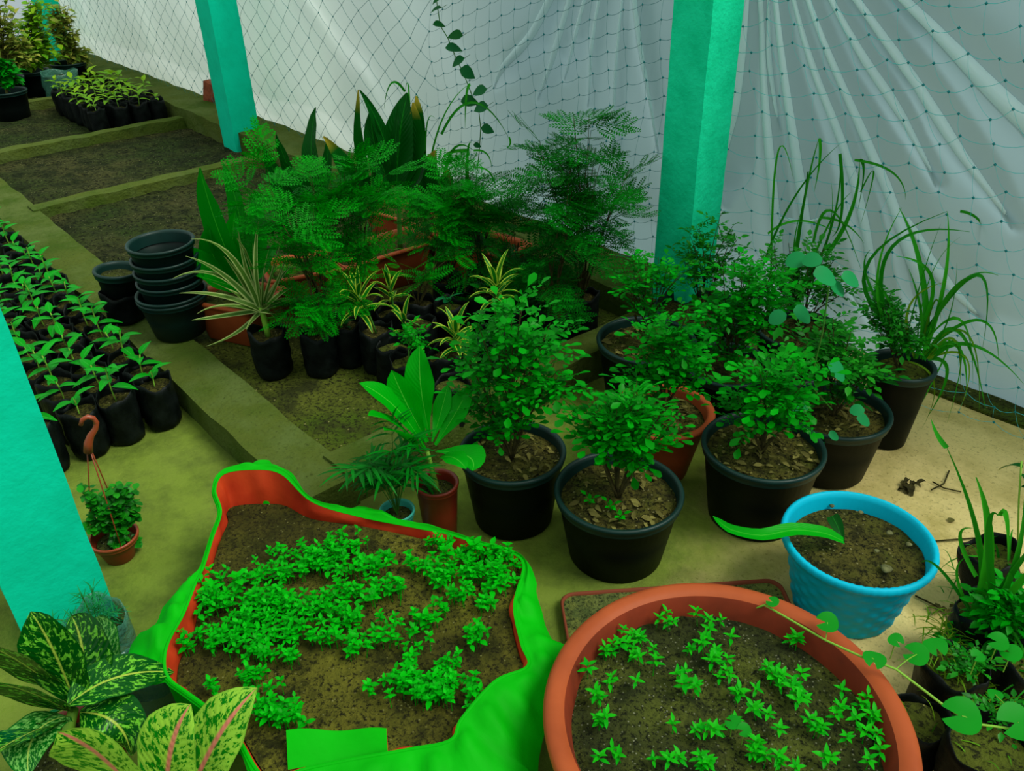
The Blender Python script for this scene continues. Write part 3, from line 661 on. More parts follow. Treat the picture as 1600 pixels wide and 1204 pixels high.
# tall thin grass behind the shrubs
w = np.array([-1.43, 2.06, 0]); root = thing('grass_clump', 'tall thin drooping grass rising behind the shrubs at the netting', 'grass', (w[0], w[1]+.22, 0)); rng = random.Random(31)
w2 = np.array([w[0], w[1]+.22, 0]); g = Geo()
blades_px(g, root, w2, [(1230, 480, 1255, 320, 1280, 215, 1.1), (1280, 216, 1281, 250, 1272, 300, .9), (1190, 420, 1240, 310, 1312, 225, .8), (1240, 470, 1290, 380, 1298, 280, 1.2), (1235, 480, 1262, 270, 1245, 400, .7), (1205, 420, 1215, 240, 1240, 280, .7),
    (1290, 400, 1330, 330, 1343, 250, 1.5), (1343, 250, 1350, 270, 1340, 330, 1.0), (1250, 470, 1300, 350, 1312, 240, .9), (1312, 240, 1315, 330, 1300, 370, 1.1), (1270, 380, 1300, 330, 1345, 420, 1.1), (1345, 300, 1365, 270, 1345, 350, .7),
    (1280, 340, 1320, 350, 1350, 380, .9), (1200, 365, 1250, 345, 1310, 365, .8), (1335, 250, 1395, 270, 1415, 312, .8), (1250, 480, 1240, 400, 1252, 330, .8), (1240, 480, 1290, 360, 1330, 300, .8), (1500, 330, 1530, 345, 1542, 380, .9), (1545, 380, 1570, 400, 1576, 440, .6)], rng, .010)
ob('grass_blades', g, M['grass'], root)
g = Geo()
for s in [(1150, 560, 1205, 440, 1232, 480, .8)]: blades_px(g, root, w2, [s], rng, .01)
ob('stalk', g, M['grassy'], root)

# heart-shaped leaves of a climber among the right shrubs
cl = thing('climbing_vine', 'climber with heart-shaped leaves threading through the bushy shrub', 'vine', (wE[0], wE[1], sE)); rng = random.Random(41)
g = Geo(); gl = Geo(); H = leafT(.05, .05, 'round', 6, .12, .25)
path = [atb(x, y, wE, -.10) for x, y in ((1300, 640), (1265, 600), (1285, 520), (1295, 450), (1300, 425))]
tube(g, np.array(path)-np.array(cl.location), .0022, 5); ob('stem', g, M['stemg'], cl)
for i, (x, y, s, ax) in enumerate([(1255, 490, 1.1, 1), (1215, 495, .9, -1), (1310, 578, 1.2, 1), (1250, 632, 1.0, -1), (1245, 405, 1.0, -1), (1290, 430, 1.2, 1), (1330, 435, 1.0, 1), (1310, 450, .9, 1), (1270, 405, .9, -1), (1350, 655, .8, 1), (1340, 640, .7, -1), (1303, 680, .6, 1), (1150, 678, .8, 1), (1280, 690, .6, -1)]):
    p = atb(x, y, wE, -.13-.02*(i % 3))-np.array(cl.location); d = nz(RT*ax+np.array([0, 0, rng.uniform(-.5, .1)])); gl.put(H, frame(d, nz([0.25, -.45, 1]))*s, p-d*.025*s)
    tube(g, [p-d*.025*s, p-d*.06*s-np.array([0, 0, .03])], .0009, 3, 0, False)
ob('leaves', gl, M['ivyb'], cl)
# ------------------------------------------------------------------ bags and troughs on the near soil bed
BZ = .062
def bagged(name, label, px, py, r, h, seed, group=None, base=BZ, cat='potted plant', soil='potsoil'):
    w = at(px, py, base+h); rng = random.Random(seed); root = thing(name, label, cat, (w[0], w[1], base), group)
    bag(root, r, h, rng, soil); return root, w, rng
GF = 'feathery seedlings in black planting bags'
def feathery(label, px, py, blobs, seed, r=.058, h=.15, mat_='fern', T=None, size=.95, per=3, base=BZ):
    root, w, rng = bagged('feathery_sapling', label, px, py, r, h, seed, GF, base); g, gs = Geo(), Geo()
    foliage(g, gs, rng, (0, 0, h-.012), blobs_px(root, w, [(b[0], b[1], b[2], max(2, int(b[3]*(.55 if mat_ == 'fern_dark' else .75)))) for b in blobs]), T or BIP, size, per, spread=1.0, tilt=.5)
    ob('stem', gs, M['bark'], root); ob('foliage', g, M[mat_], root); return root
feathery('feathery sapling in the first bag beside the strappy striped plant', 495, 520, [(500, 470, 38, 6), (525, 450, 30, 5), (470, 480, 25, 3), (500, 400, 40, 6), (470, 350, 40, 6)], 51, T=PIN+BIP)
feathery('tall feathery sapling leaning over the front orange trough', 511, 482, [(440, 300, 50, 8), (400, 280, 38, 5), (480, 340, 45, 6), (430, 350, 40, 5), (500, 300, 40, 5)], 52)
feathery('bright feathery sapling between the two long orange troughs', 570, 463, [(520, 280, 42, 6), (550, 330, 45, 7), (580, 290, 35, 5), (540, 390, 40, 6), (570, 240, 22, 2)], 53)
feathery('feathery sapling with wide fronds beside the middle trough', 653, 474, [(660, 410, 34, 4), (630, 420, 30, 3), (690, 390, 36, 5), (680, 430, 25, 2)], 54, T=PIN, size=1.15)
feathery('feathery sapling rising beside the spear-leaved plant', 700, 440, [(690, 330, 42, 7), (720, 290, 38, 6), (660, 300, 38, 5), (700, 370, 36, 5), (750, 330, 34, 4)], 55)
feathery('pale feathery sapling with its top against the netting', 752, 426, [(745, 290, 32, 5), (725, 260, 26, 4), (765, 330, 34, 5), (740, 360, 34, 5)], 56)
feathery('dark feathery sapling behind the yellow-edged plants', 790, 445, [(790, 340, 40, 7), (830, 310, 36, 5), (800, 390, 42, 7), (760, 390, 34, 5), (800, 430, 34, 4)], 57, mat_='fern_dark')
feathery('tall feathery sapling at the edge of the clump by the near kerb', 866, 484, [(850, 400, 42, 7), (880, 350, 42, 7), (900, 300, 36, 6), (850, 330, 36, 5), (860, 440, 40, 5), (830, 440, 34, 4)], 58, mat_='fern_dark', r=.06)
feathery('tallest feathery sapling, its crown against the plastic sheet', 909, 462, [(910, 190, 28, 6), (895, 230, 34, 6), (925, 220, 26, 3), (880, 270, 34, 5), (930, 260, 32, 4), (900, 320, 40, 7), (950, 290, 26, 3), (915, 380, 40, 7), (855, 235, 24, 3), (970, 275, 24, 2), (940, 330, 28, 4)], 59, mat_='fern_dark', r=.06)
feathery('feathery sapling spreading low beside the tallest one', 815, 470, [(790, 440, 34, 5), (810, 400, 34, 5), (840, 460, 30, 3), (770, 470, 26, 3)], 60, mat_='fern_dark')
for k, (px, py, lab) in enumerate([(800, 480, 'black bag of soil behind the tall bushy shrub'), (540, 506, 'black bag standing behind the first feathery sapling')]):
    root, w, rng = bagged('planting_bag', lab, px, py, .056, .15, 70+k, 'black bags in the clump', cat='planting bag')
    g = Geo(); T = leafT(.05, .02, 'ovate', 4, .2, .3)
    for i in range(5): g.put(T, frame([math.cos(i*2.4), math.sin(i*2.4), .5], ZUP)*rng.uniform(.6, 1), (0, 0, .14+.006*i))
    ob('foliage', g, M['broad_dark'], root)

# yellow-edged plants
def rosette(root, top, n, L, W, mat_, rng, z0=0, base=(0, 0), droop=.35, shape='lance', stem_m='stemg', up=(.2, 1.0), height=0.0, hint=None):
    g = Geo(); gs = Geo(); b = np.array([base[0], base[1], z0]); t = np.asarray(top, float)
    tube(gs, bez(b, t, (0.004, .003, 0), 6), np.linspace(.004, .003, 6), 6)
    for k in range(n):
        f = k/(n-1) if n > 1 else 1; a = k*2.4+rng.uniform(-.2, .2); el = up[0]+(up[1]-up[0])*f
        d = nz([math.cos(a)*math.cos(el), math.sin(a)*math.cos(el), math.sin(el)]); p = b+(t-b)*(.55+.45*f) if height == 0 else t-np.array([0, 0, height*(1-f)])
        blade(g, p, d, L*rng.uniform(.75, 1.1), W, droop*rng.uniform(.6, 1.3), shape, 8, .3)
    ob('stem', gs, M[stem_m], root); ob('foliage', g, M[mat_], root)
GV = 'yellow-edged plants in black bags'
for k, (px, py, tx, ty, lab, n, L) in enumerate([
    (587, 516, 560, 460, 'yellow-edged plant in the bag beside the first feathery sapling', 15, .12),
    (614, 488, 608, 446, 'slender yellow-edged plant with a pale hanging leaf', 11, .10),
    (655, 505, 632, 498, 'small yellow-edged plant with an upright striped leaf', 7, .09),
    (697, 556, 712, 515, 'bushy yellow-edged plant in front of the feathery saplings', 22, .10),
    (770, 520, 775, 440, 'tall yellow-edged plant above the tall bushy shrub', 22, .11)]):
    root, w, rng = bagged('variegated_plant', lab, px, py, .056, .15, 80+k, GV)
    rosette(root, loc_of(root, atb(tx, ty, w)), n, L, .019, 'varie', rng, .14, droop=.3, up=(.1, 1.3), height=.07)
for k, (px, py, lab, m_) in enumerate([
    (613, 543, 'short black bag with bare green soil at the front row', None), (637, 563, 'short black bag with a small round-leaved sprout', 'murraya'),
    (706, 603, 'short black bag with bare soil behind the bright broad leaves', None), (703, 480, 'black bag with two round bluish leaves', 'ivyb'), (748, 462, 'black bag with a small broad-leaved seedling', 'broad')]):
    root, w, rng = bagged('planting_bag', lab, px, py, .058, .13 if k < 3 else .15, 90+k, 'black bags in the clump', cat='planting bag', soil='moss')
    if m_:
        g, gs = Geo(), Geo(); foliage(g, gs, rng, (0, 0, .12), blobs_px(root, w, [(px+3, py-38, 18, 7)] if k == 1 else [(px-3, py-25, 20, 3)]), COMPS if k == 1 else [leafT(.05, .042, 'round', 6, .1, .2)], 1, 3 if k == 1 else 1)
        ob('stem', gs, M['stemg'], root); ob('foliage', g, M[m_], root)

# strappy striped plant in the first bag
root, w, rng = bagged('striped_strap_plant', 'spiky plant with cream-striped strap leaves in the black bag before the square orange planter', 418, 520, .062, .155, 101)
g = Geo(); c0 = loc_of(root, atb(408, 480, w)); gs = Geo(); tube(gs, bez((0, 0, .14), c0, (0, 0, .01), 5), .010, 8); ob('stem', gs, M['stemp'], root)
for (x, y, bx, by) in [(322, 541, 370, 520), (298, 373, 360, 400), (270, 435, 340, 430), (280, 458, 345, 462), (308, 490, 350, 478), (370, 372, 395, 420), (405, 342, 400, 410), (372, 360, 388, 430), (440, 375, 425, 430), (455, 415, 435, 440),
    (468, 445, 440, 458), (478, 470, 445, 468), (300, 500, 340, 495), (385, 515, 395, 500), (350, 400, 380, 440), (420, 390, 412, 440), (437, 505, 425, 490), (290, 400, 350, 430), (460, 480, 440, 475), (395, 380, 400, 440), (330, 440, 370, 460), (450, 395, 430, 450)]:
    e = atb(x, y, w, rng.uniform(-.12, .1)); m1 = atb(bx, by, w, rng.uniform(-.04, .04)); p0 = atb(408+rng.uniform(-4, 4), 485, w)
    t = np.linspace(0, 1, 10)[:, None]; c = 2*m1-.5*p0-.5*e; P = p0*(1-t)**2+2*c*t*(1-t)+e*t*t
    ribbon(g, P-np.array(root.location), .020*profile('grass', np.clip(np.linspace(0, 1, 10), .12, .985)), nz([.3, -.5, 1]), .35, across=1)
ob('foliage', g, M['cream'], root)

# rectangular planters
def planter(label, cx, cy, lx, ly, h, rz, base=BZ, grow=None, seed=1, soil='moss', taper=.78, group='rectangular orange planters'):
    root = thing('rectangular_planter', label, 'planter', (cx, cy, base), group, rz); rng = random.Random(seed)
    def ring(sx, sy, z, rc=.02, n=5):
        P = []
        for (qx, qy, a0) in ((1, 1, 0), (-1, 1, 90), (-1, -1, 180), (1, -1, 270)):
            for k in range(n+1):
                a = math.radians(a0+90*k/n); P.append((qx*(sx-rc)+rc*math.cos(a), qy*(sy-rc)+rc*math.sin(a), z))
        return P
    a, b = lx/2, ly/2; rows = [(a*taper*.97, b*taper*.95, 0), (a*taper, b*taper, .006), (a*.93, b*.92, h*.8), (a*.965, b*.95, h*.9), (a*.99, b*.98, h*.9), (a+.006, b+.006, h*.93), (a+.006, b+.006, h*.99), (a, b, h), (a-.010, b-.010, h*.995), (a-.016, b-.016, h*.93), (a*.88, b*.84, h*.6)]
    V = []; [V.extend(ring(sx, sy, z, min(.022, sy*.4))) for sx, sy, z in rows]; n = 24; q = []
    for i in range(len(rows)-1):
        for k in range(n): q.append((i*n+k, i*n+(k+1) % n, (i+1)*n+(k+1) % n, (i+1)*n+k))
    V.append((0, 0, 0)); t = [(len(V)-1, (k+1) % n, k) for k in range(n)]
    g = Geo(); g.add(V, q, t); ob('trough', g, M['terra'], root)
    g = gridplane(-a*.93, a*.93, -b*.9, b*.9, h*.86, 24, 10, .005, seed, (15, 70)); ob('soil', g, M[soil], root)
    return root, rng, h
def place(p1, p2, z):
    a, b = at(*p1, z), at(*p2, z); return a, b
T1, rng, h1 = planter('square orange planter with mossy soil beside the stack of black pots', -2.72, 1.045, .27, .22, .16, .45, seed=2)
def spears(root, w, L, rng, mat_='broad_dark', name='leaf', hint=None, W=1.3, ruffle=0.004):
    # one leaf per entry: base px, tip px, widest px, bulge px (sideways), depth offset of the tip
    for (bx, by, tx, ty, wpx, bulge, off) in L:
        p0 = atb(bx, by, w); p1 = atb(tx, ty, w, off); z = proj(p1)[2]; wd = wpx*z/FPX*W; L_ = np.linalg.norm(p1-p0)
        P = bez(p0, p1, RT*bulge*z/FPX+np.array([0, 0, .02*L_]), 11); g = Geo()
        ribbon(g, P-np.array(root.location), wd*profile('lance', np.clip(np.linspace(0, 1, 11), .05, .985)), nz([.35+rng.gauss(0, .15), -.55+rng.gauss(0, .15), .75]), .22, 0, ruffle, 2, rng)
        ob(name, g, M[mat_], root)
w1 = np.array([-2.80, 1.12, .2])
GA = 'broad-leaved plants in the orange planters'
def spearplant(label, px, py, z, L, mats, seed, stem=None, group=GA):
    w = at(px, py, z); rng = random.Random(seed); root = thing('broad_leaved_plant', label, 'plant', tuple(w), group)
    gs = Geo(); top = atb(stem[0], stem[1], w) if stem else w+np.array([0, 0, .05]); tube(gs, bez((0, 0, -.02), top-w, (0, 0, 0), 5), [.011, .010, .009, .009, .007], 8); ob('stem', gs, M['stemg'], root)
    for i, l in enumerate(L): spears(root, w, [l], rng, mats[i % len(mats)])
    return root
spearplant('broad-leaved plant with mottled pale leaves rising from the square orange planter', 372, 450, .22,
    [(375, 440, 312, 262, 38, -6, -.05), (385, 430, 350, 255, 30, 8, .05), (370, 445, 368, 330, 34, -5, 0), (365, 450, 292, 385, 30, -6, -.05), (365, 450, 325, 350, 34, -12, 0), (380, 450, 432, 380, 26, 6, 0), (375, 450, 305, 430, 24, -4, -.08), (390, 440, 400, 300, 34, 6, .05)],
    ['broad', 'broad', 'lit', 'broad'], 111, (375, 430))
def edge_planter(label, p1, p2, L, depth, **kw):
    a, b = at(*p1, .23), at(*p2, .23); u = nz((b-a)*[1, 1, 0]); n = np.array([-u[1], u[0], 0]); n = n if n[1] > 0 else -n; c = (a+b)/2+u*(L-np.linalg.norm(b-a))/2+n*depth/2
    return planter(label, c[0], c[1], L, depth, .168, math.atan2(u[1], u[0]), **kw)
T2, rng, h2 = edge_planter('long orange planter behind the square one, full of weeds', (420, 440), (512, 423), .34, .22, seed=3)
T3, rng, h3 = edge_planter('long orange planter under the spear-leaved plants', (537, 418), (664, 380), .42, .21, seed=4, soil='potsoil')
T4, rng, h4 = planter('orange planter at the back of the bed under the tallest spear leaves', -2.96, 1.97, .44, .18, .17, .15, seed=5)
T5, rng, h5 = planter('orange planter at the back of the bed half hidden by feathery leaves', -2.50, 2.0, .40, .18, .17, .12, seed=6, soil='potsoil')
spearplant('dark spear-leaved plant with pointed upright leaves left of the tallest one', 500, 385, .22,
    [(495, 300, 494, 168, 26, -8, .05), (480, 320, 432, 208, 20, -5, 0), (490, 330, 512, 215, 18, 8, .05), (475, 345, 415, 230, 26, -8, 0), (500, 320, 440, 250, 24, -6, -.05)], ['broad_dark'], 112, (490, 310))
spearplant('leaning spear-leaved plant with browned tips beneath the netting', 560, 390, .22,
    [(565, 330, 505, 213, 24, 10, 0), (560, 320, 545, 245, 12, 4, 0), (585, 330, 560, 140, 14, -10, 0), (575, 310, 573, 215, 18, -6, .03), (580, 320, 545, 250, 12, -2, 0), (570, 300, 610, 250, 18, 5, 0)], ['broad_tip', 'broad_dark'], 113, (572, 320))
spearplant('tallest dark spear-leaved plant with upright folded leaves against the netting', 625, 388, .22,
    [(620, 290, 637, 145, 44, -4, .05), (612, 290, 580, 170, 26, -10, 0), (628, 290, 650, 150, 24, 12, .05), (612, 270, 562, 140, 16, 8, 0), (605, 300, 590, 190, 26, -6, .02), (635, 300, 645, 160, 28, 10, .02), (610, 280, 622, 165, 14, 2, .0), (640, 300, 665, 235, 18, 6, 0)], ['broad_dark', 'broad_dark', 'broad_tip'], 114, (622, 290))
spearplant('broad yellowing plant beside the tallest spear leaves', 668, 370, .22,
    [(668, 320, 680, 235, 34, -4, 0), (665, 310, 640, 250, 24, -6, 0), (675, 330, 700, 265, 26, 6, 0), (670, 330, 640, 280, 22, -6, 0)], ['broad_tip', 'broad_dark'], 115, (668, 320))
# weeds in the planters
for T, s in ((T2, 121), (T3, 122), (T5, 123)):
    rng = random.Random(s); g = Geo()
    for k in range(26):
        x, y = rng.uniform(-.2, .2), rng.uniform(-.06, .06)
        for _ in range(3): blade(g, (x, y, .145), nz([rng.gauss(0, .5), rng.gauss(0, .5), 1]), rng.uniform(.05, .13), .006, .4, 'grass', 6, .3)
    o = ob('weeds', g, M['grass'], T); o['kind'] = 'stuff'

# strap leaves and climber against the netting
w = at(690, 370, .2); rng = random.Random(130); root = thing('grass_clump', 'arching strap leaves behind the tallest spear-leaved plant', 'grass', (w[0], w[1]+.1, .06)); wb = np.array([w[0], w[1]+.1, 0]); g = Geo()
blades_px(g, root, wb, [(665, 380, 680, 220, 735, 130, .9), (735, 132, 729, 150, 727, 200, .9), (690, 210, 740, 160, 795, 215, .8), (795, 214, 797, 225, 790, 232, .6), (670, 380, 655, 260, 660, 165, .9), (650, 380, 655, 200, 650, 150, .9),
    (640, 380, 640, 170, 633, 143, .7), (633, 143, 612, 130, 600, 170, .7), (672, 380, 665, 220, 680, 185, .7), (690, 380, 700, 250, 740, 235, 1.2), (740, 235, 760, 240, 768, 262, .6), (735, 380, 730, 260, 737, 222, 1.2), (730, 235, 700, 240, 690, 255, 1.0), (740, 262, 765, 270, 775, 300, .8)], rng, .014)
ob('strap_leaves', g, M['grass'], root)
root = thing('climbing_vine', 'thin climber with paired heart leaves hanging on the netting', 'vine', tuple(aty(750, 225, 2.36))); L0 = np.array(root.location)
g = Geo(); path = [aty(x, y, 2.36) for x, y in ((679, -40), (682, 0), (688, 40), (700, 60), (712, 90), (722, 110), (731, 132), (738, 150), (748, 172), (751, 200), (749, 235), (742, 300))]
tube(g, np.array(path)-L0, .0022, 5); ob('stem', g, M['stemg'], root); g = Geo()
for i, (x, y, s) in enumerate([(681, 14, .9), (686, 38, .9), (711, 55, 1.1), (709, 75, 1.2), (715, 96, 1.1), (731, 114, 1.25), (749, 142, 1.1), (734, 158, 1.3), (751, 168, 1.1), (762, 202, 1.0), (682, 0, .8), (746, 227, .6)]):
    p = aty(x, y, 2.33)-L0; d = nz(RT*(1 if i % 2 else -1)+np.array([0, 0, rng.uniform(-.5, .1)])); T = leafT(.060, .048, 'ovate', 5, .3, .25); g.put(T, frame(d, nz([rng.gauss(0, .3), -.7, .7]))*s, p-d*.03*s)
    tube(g, [p-d*.03*s, path[min(11, i)]*.0+p-d*.03*s+np.array([0, .03, .01])], .0010, 3, 0, False)
ob('leaves', g, M['vine'], root)

# nested black pots
def plain_pot(label, x, y, z, r, h, rb=None, group='empty black pots beside the kerb', **kw):
    root = thing('nursery_pot', label, 'flower pot', (x, y, z), group); g, ri = pot_geo(r, h, rb, rim=.005, rimh=.010); ob('pot', g, [M['dkgreen'], M['rimg']], root); return root
sx_, sy_ = at(268, 458, .255)[:2]
labs = ['large dark pot carrying the nested stack beside the mossy kerb', 'second large rim set into the bottom pot of the stack']
for k, z in enumerate((.102, .116)): plain_pot(labs[k], sx_, sy_, z, .116, .150, .088)
labs = ['lowest of the four slim pots nested in the stack', 'second lowest of the four slim pots nested in the stack', 'second highest of the four slim pots nested in the stack', 'topmost empty pot of the nested stack']
for k, z in enumerate((.125, .165, .208, .262)): plain_pot(labs[k], sx_-.006, sy_+.008, z, .108, .185, .078)
root, w, h, sz, rng = nursery_pot('potted_seedling', 'small dark pot of soil tilted on the kerb behind the nested stack', 178, 420, .30, .076, pot='black', base_z=.205, seed=131, tilt=(-.1, .04, 0), lit=0, soil='basinsoil', cat='flower pot')
rb_ = thing('planting_bag', 'squat black bag of soil under the small tilted pot', 'planting bag', (root.location[0], root.location[1], .10)); bag(rb_, .072, .105, random.Random(133))

# ------------------------------------------------------------------ seedling bags beside the kerb
def seedbag_proto(k, rng, far=False):
    root = thing('seedling_bag', '', 'seedling bag', (0, 0, 0)); root['label'] = ''
    g, ri = bag_geo(.056, .15, rng, segs=24); ob('bag', g, M['polybag'], root)
    g = Geo(); disc(g, ri*.99, .14, rng, .004, 4, 16, freq=(30, 120)); ob('soil', g, M['potsoil'], root)
    g, gs = Geo(), Geo(); H = [.05, .085, .11, .07, .13, .095][k % 6]; T = leafT(.082, .036, 'ovate', 5, .25, .4)
    tube(gs, bez((0, 0, .135), (.008*math.cos(k), .01*math.sin(k*2), .14+H), (.004, 0, 0), 5), .0022, 5); n = [3, 5, 6, 4, 7, 5][k % 6]
    for i in range(n):
        a = i*2.4+k; f = (i+1)/n; p = np.array([.008*math.cos(k)*f, .01*math.sin(k*2)*f, .14+H*(.35+.65*f)]); el = .15+.7*f*rng.uniform(.6, 1.1)
        d = nz([math.cos(a)*math.cos(el), math.sin(a)*math.cos(el), math.sin(el)]); g.put(T, frame(d, ZUP)*rng.uniform(.55, 1.05)*(.9 if not far else 1.15), p)
    ob('stem', gs, M['stemp'], root); ob('foliage', g, M['farleaf' if far else 'bagleaf'], root); return root
rng = random.Random(140)
protos = [seedbag_proto(k, rng) for k in range(6)]; used = set()
LEAFW = ['a low two-leaved seedling', 'a broad-leaved seedling', 'a leafy seedling', 'a short seedling', 'a tall leafy seedling', 'an upright seedling']
spots = []
for i in range(20):
    for j in range(6):
        x = -2.43-i*.116+rng.uniform(-.01, .01); y = .605-j*.113+rng.uniform(-.01, .01)-(.01*i if j == 0 else 0)*0
        px, py, _ = proj((x, y, .15))
        line = (py-455)*190/505
        if px < -10 or py < 300 or px < line-25: continue
        spots.append((i, j, x, y))
for n, (i, j, x, y) in enumerate(spots):
    k = rng.randrange(6) if i > 2 else (i*3+j*2) % 4
    side = ['first in from the kerb', 'second in from the kerb', 'third in from the kerb', 'fourth in from the kerb', 'fifth in from the kerb', 'sixth in from the kerb'][j]
    lab = 'bag with %s, %s, %s row behind the hook' % (LEAFW[k], side, ['first', 'second', 'third', 'fourth', 'fifth', 'sixth', 'seventh', 'eighth', 'ninth', 'tenth', 'eleventh', 'twelfth', 'thirteenth', 'fourteenth', 'fifteenth', 'sixteenth', 'seventeenth', 'eighteenth', 'nineteenth', 'twentieth'][i])
    if k not in used: r = protos[k]; used.add(k); r.location = (x, y, 0); r.rotation_euler = (0, 0, rng.uniform(0, 6)); r['label'] = lab
    else: r = dup(protos[k], (x, y, 0), rng.uniform(0, 6), lab, 1.0, (rng.uniform(-.03, .03), rng.uniform(-.03, .03)))
    r['group'] = 'seedling bags in rows beside the kerb'
for k in range(6):
    if k not in used:
        for c in list(protos[k].children): bpy.data.objects.remove(c)
        bpy.data.objects.remove(protos[k])
# far group of seedling bags
protos = [seedbag_proto(k, rng, True) for k in range(4)]; n = 0
for i in range(8):
    for j in range(4):
        x = -6.05-i*.125+rng.uniform(-.015, .015); y = 2.04-j*.125+rng.uniform(-.015, .015)
        if x < -5.95:
            if n < 4: r = protos[n]; r.location = (x, y, .05)
            else: r = dup(protos[rng.randrange(4)], (x, y, .05), rng.uniform(0, 6), None, rng.uniform(.9, 1.1))
            r['label'] = 'black bag with a yellow-green seedling, in the far block against the kerb'; r['group'] = 'far block of seedling bags'; n += 1
# far weeds and pots
def weedy(label, px, py, top, seed, mat_, W=60, n=26):
    w = at(px, py, .2); rng = random.Random(seed); root = thing('overgrown_pot', label, 'potted plant', (w[0], w[1], .0), 'overgrown pots at the far end'); g, ri = pot_geo(.13, .24); ob('pot', g, [M['black'], M['rimg']], root)
    g, gs = Geo(), Geo(); T = [leafT(.06, .04, 'ovate', 3, .2, .3)]
    foliage(g, gs, rng, (0, 0, .2), blobs_px(root, w, [(x, y, r_, n) for x, y, r_ in top]), T, 1.1, 7, stem0=.15, tr=.005)
    ob('stem', gs, M['dry'], root); ob('foliage', g, M[mat_], root)
weedy('tangled yellowing weeds in the far pot nearest the frame edge', 10, 130, [(10, 60, 34, ), (0, 20, 30), (35, 80, 26)], 151, 'weed')
weedy('tangled green weeds in the far pot before the end post', 50, 118, [(55, 50, 30), (75, 75, 24), (45, 90, 24), (60, 20, 24)], 152, 'farleaf')
weedy('brown-stemmed weeds in the far pot against the plastic sheet', 108, 105, [(100, 45, 26), (112, 75, 18), (95, 20, 22), (125, 90, 12)], 153, 'weed')
weedy('dark leafy pot at the end of the soil beds', 12, 150, [(10, 115, 22), (0, 100, 16)], 154, 'broad')
w = np.array([-7.30, 1.80, 0]); root = thing('planting_bag', 'pale grey translucent bag lying among the far pots', 'planting bag', (w[0], w[1], .05)); g, ri = bag_geo(.13, .2, random.Random(5)); ob('bag', g, M['clear'], root)
g = Geo(); disc(g, .11, .17, random.Random(6)); ob('soil', g, M['soil'], root)
w = at(95, 112, .12); r_ = 0
# ------------------------------------------------------------------ front: pots, basin, grow bag
# blue basketweave pot
root = None
w = at(1342, 838, .205); bx_, by_ = w[0], w[1]; rng = random.Random(201)
root = thing('potted_seedling', 'blue basketweave plastic pot holding soil and one long strap leaf', 'potted plant', (bx_, by_, 0)); R0, H0 = .162, .205
def weave(rr, zz, th):
    return rr, zz
g = Geo(); nS, nZ = 120, 44; V = []
for iz in range(nZ+1):
    z = (H0-.022)*iz/nZ; rb = R0*.70+(R0*.97-R0*.70)*(z/H0)
    for k in range(nS):
        th = k*2*math.pi/nS; row = z/(H0-.022)*9; ph = math.pi*(int(row) % 2); a = math.sin(16*th+ph); bmp = max(0, a)**.5*abs(math.sin(math.pi*row))**.6
        V.append(((rb+.0035*bmp)*math.cos(th), (rb+.0035*bmp)*math.sin(th), z))
q = [(i*nS+k, i*nS+(k+1) % nS, (i+1)*nS+(k+1) % nS, (i+1)*nS+k) for i in range(nZ) for k in range(nS)]; g.add(V, q)
def rope(rr, zz, th): return rr+.0006*np.sin(60*th+zz*700), zz+.0005*np.sin(60*th)
lathe(g, [(R0*.965, H0-.024), (R0+.004, H0-.020), (R0+.007, H0-.012), (R0+.005, H0-.003), (R0, H0), (R0-.006, H0-.002), (R0-.010, H0-.014), (R0*.90, H0-.055)], 160, 0, rope)
lathe(g, [(.001, .001), (R0*.70, .001)], 40); ob('pot', g, M['blue'], root)
g = Geo(); disc(g, R0*.905, H0-.042, rng, .006, 12, 56, freq=(20, 130)); ob('soil', g, M['potsoil'], root)
for (x, y, s) in ((1385, 888, .013), (1390, 832, .008), (1300, 790, .006), (1420, 850, .007), (1345, 800, .006), (1370, 860, .006)):
    p = at(x, y, H0-.03)-np.array(root.location); g = Geo(); lathe(g, [(s*.1, -s*.5), (s*.8, -s*.3), (s, 0), (s*.75, s*.35), (s*.1, s*.5)], 10, 0, lambda r_, z_, t_: (r_*(1+.15*np.sin(3*t_+s*900)), z_), p[0], p[1], p[2]); ob('pebble', g, M['stone'], root)
L0 = np.array(root.location); g = Geo()
P = np.array([at(1318, 845, .19), at(1290, 832, .215), at(1240, 826, .235), at(1190, 838, .235), at(1140, 828, .225), at(1114, 806, .215)]); t = np.linspace(0, 5, 16)
P = np.stack([np.interp(t, range(6), P[:, k]) for k in range(3)], 1); P[1:-1] = (P[:-2]+2*P[1:-1]+P[2:])/4
ribbon(g, P-L0, .036*np.interp(np.linspace(0, 1, 16), [0, .15, .45, .8, .93, 1], [.5, .9, 1, .7, .4, .03]), nz([.1, -.2, 1]), .25, 0, 0, 2); ob('leaf', g, M['lit'], root)
g = Geo(); P = bez(at(1318, 848, .185), at(1300, 806, .215), (0, 0, .005), 8); ribbon(g, P-L0, .030*profile('obovate', np.linspace(.1, .9, 8)), nz([.4, -.6, .5]), .3); ob('leaf', g, M['broad_dark'], root)

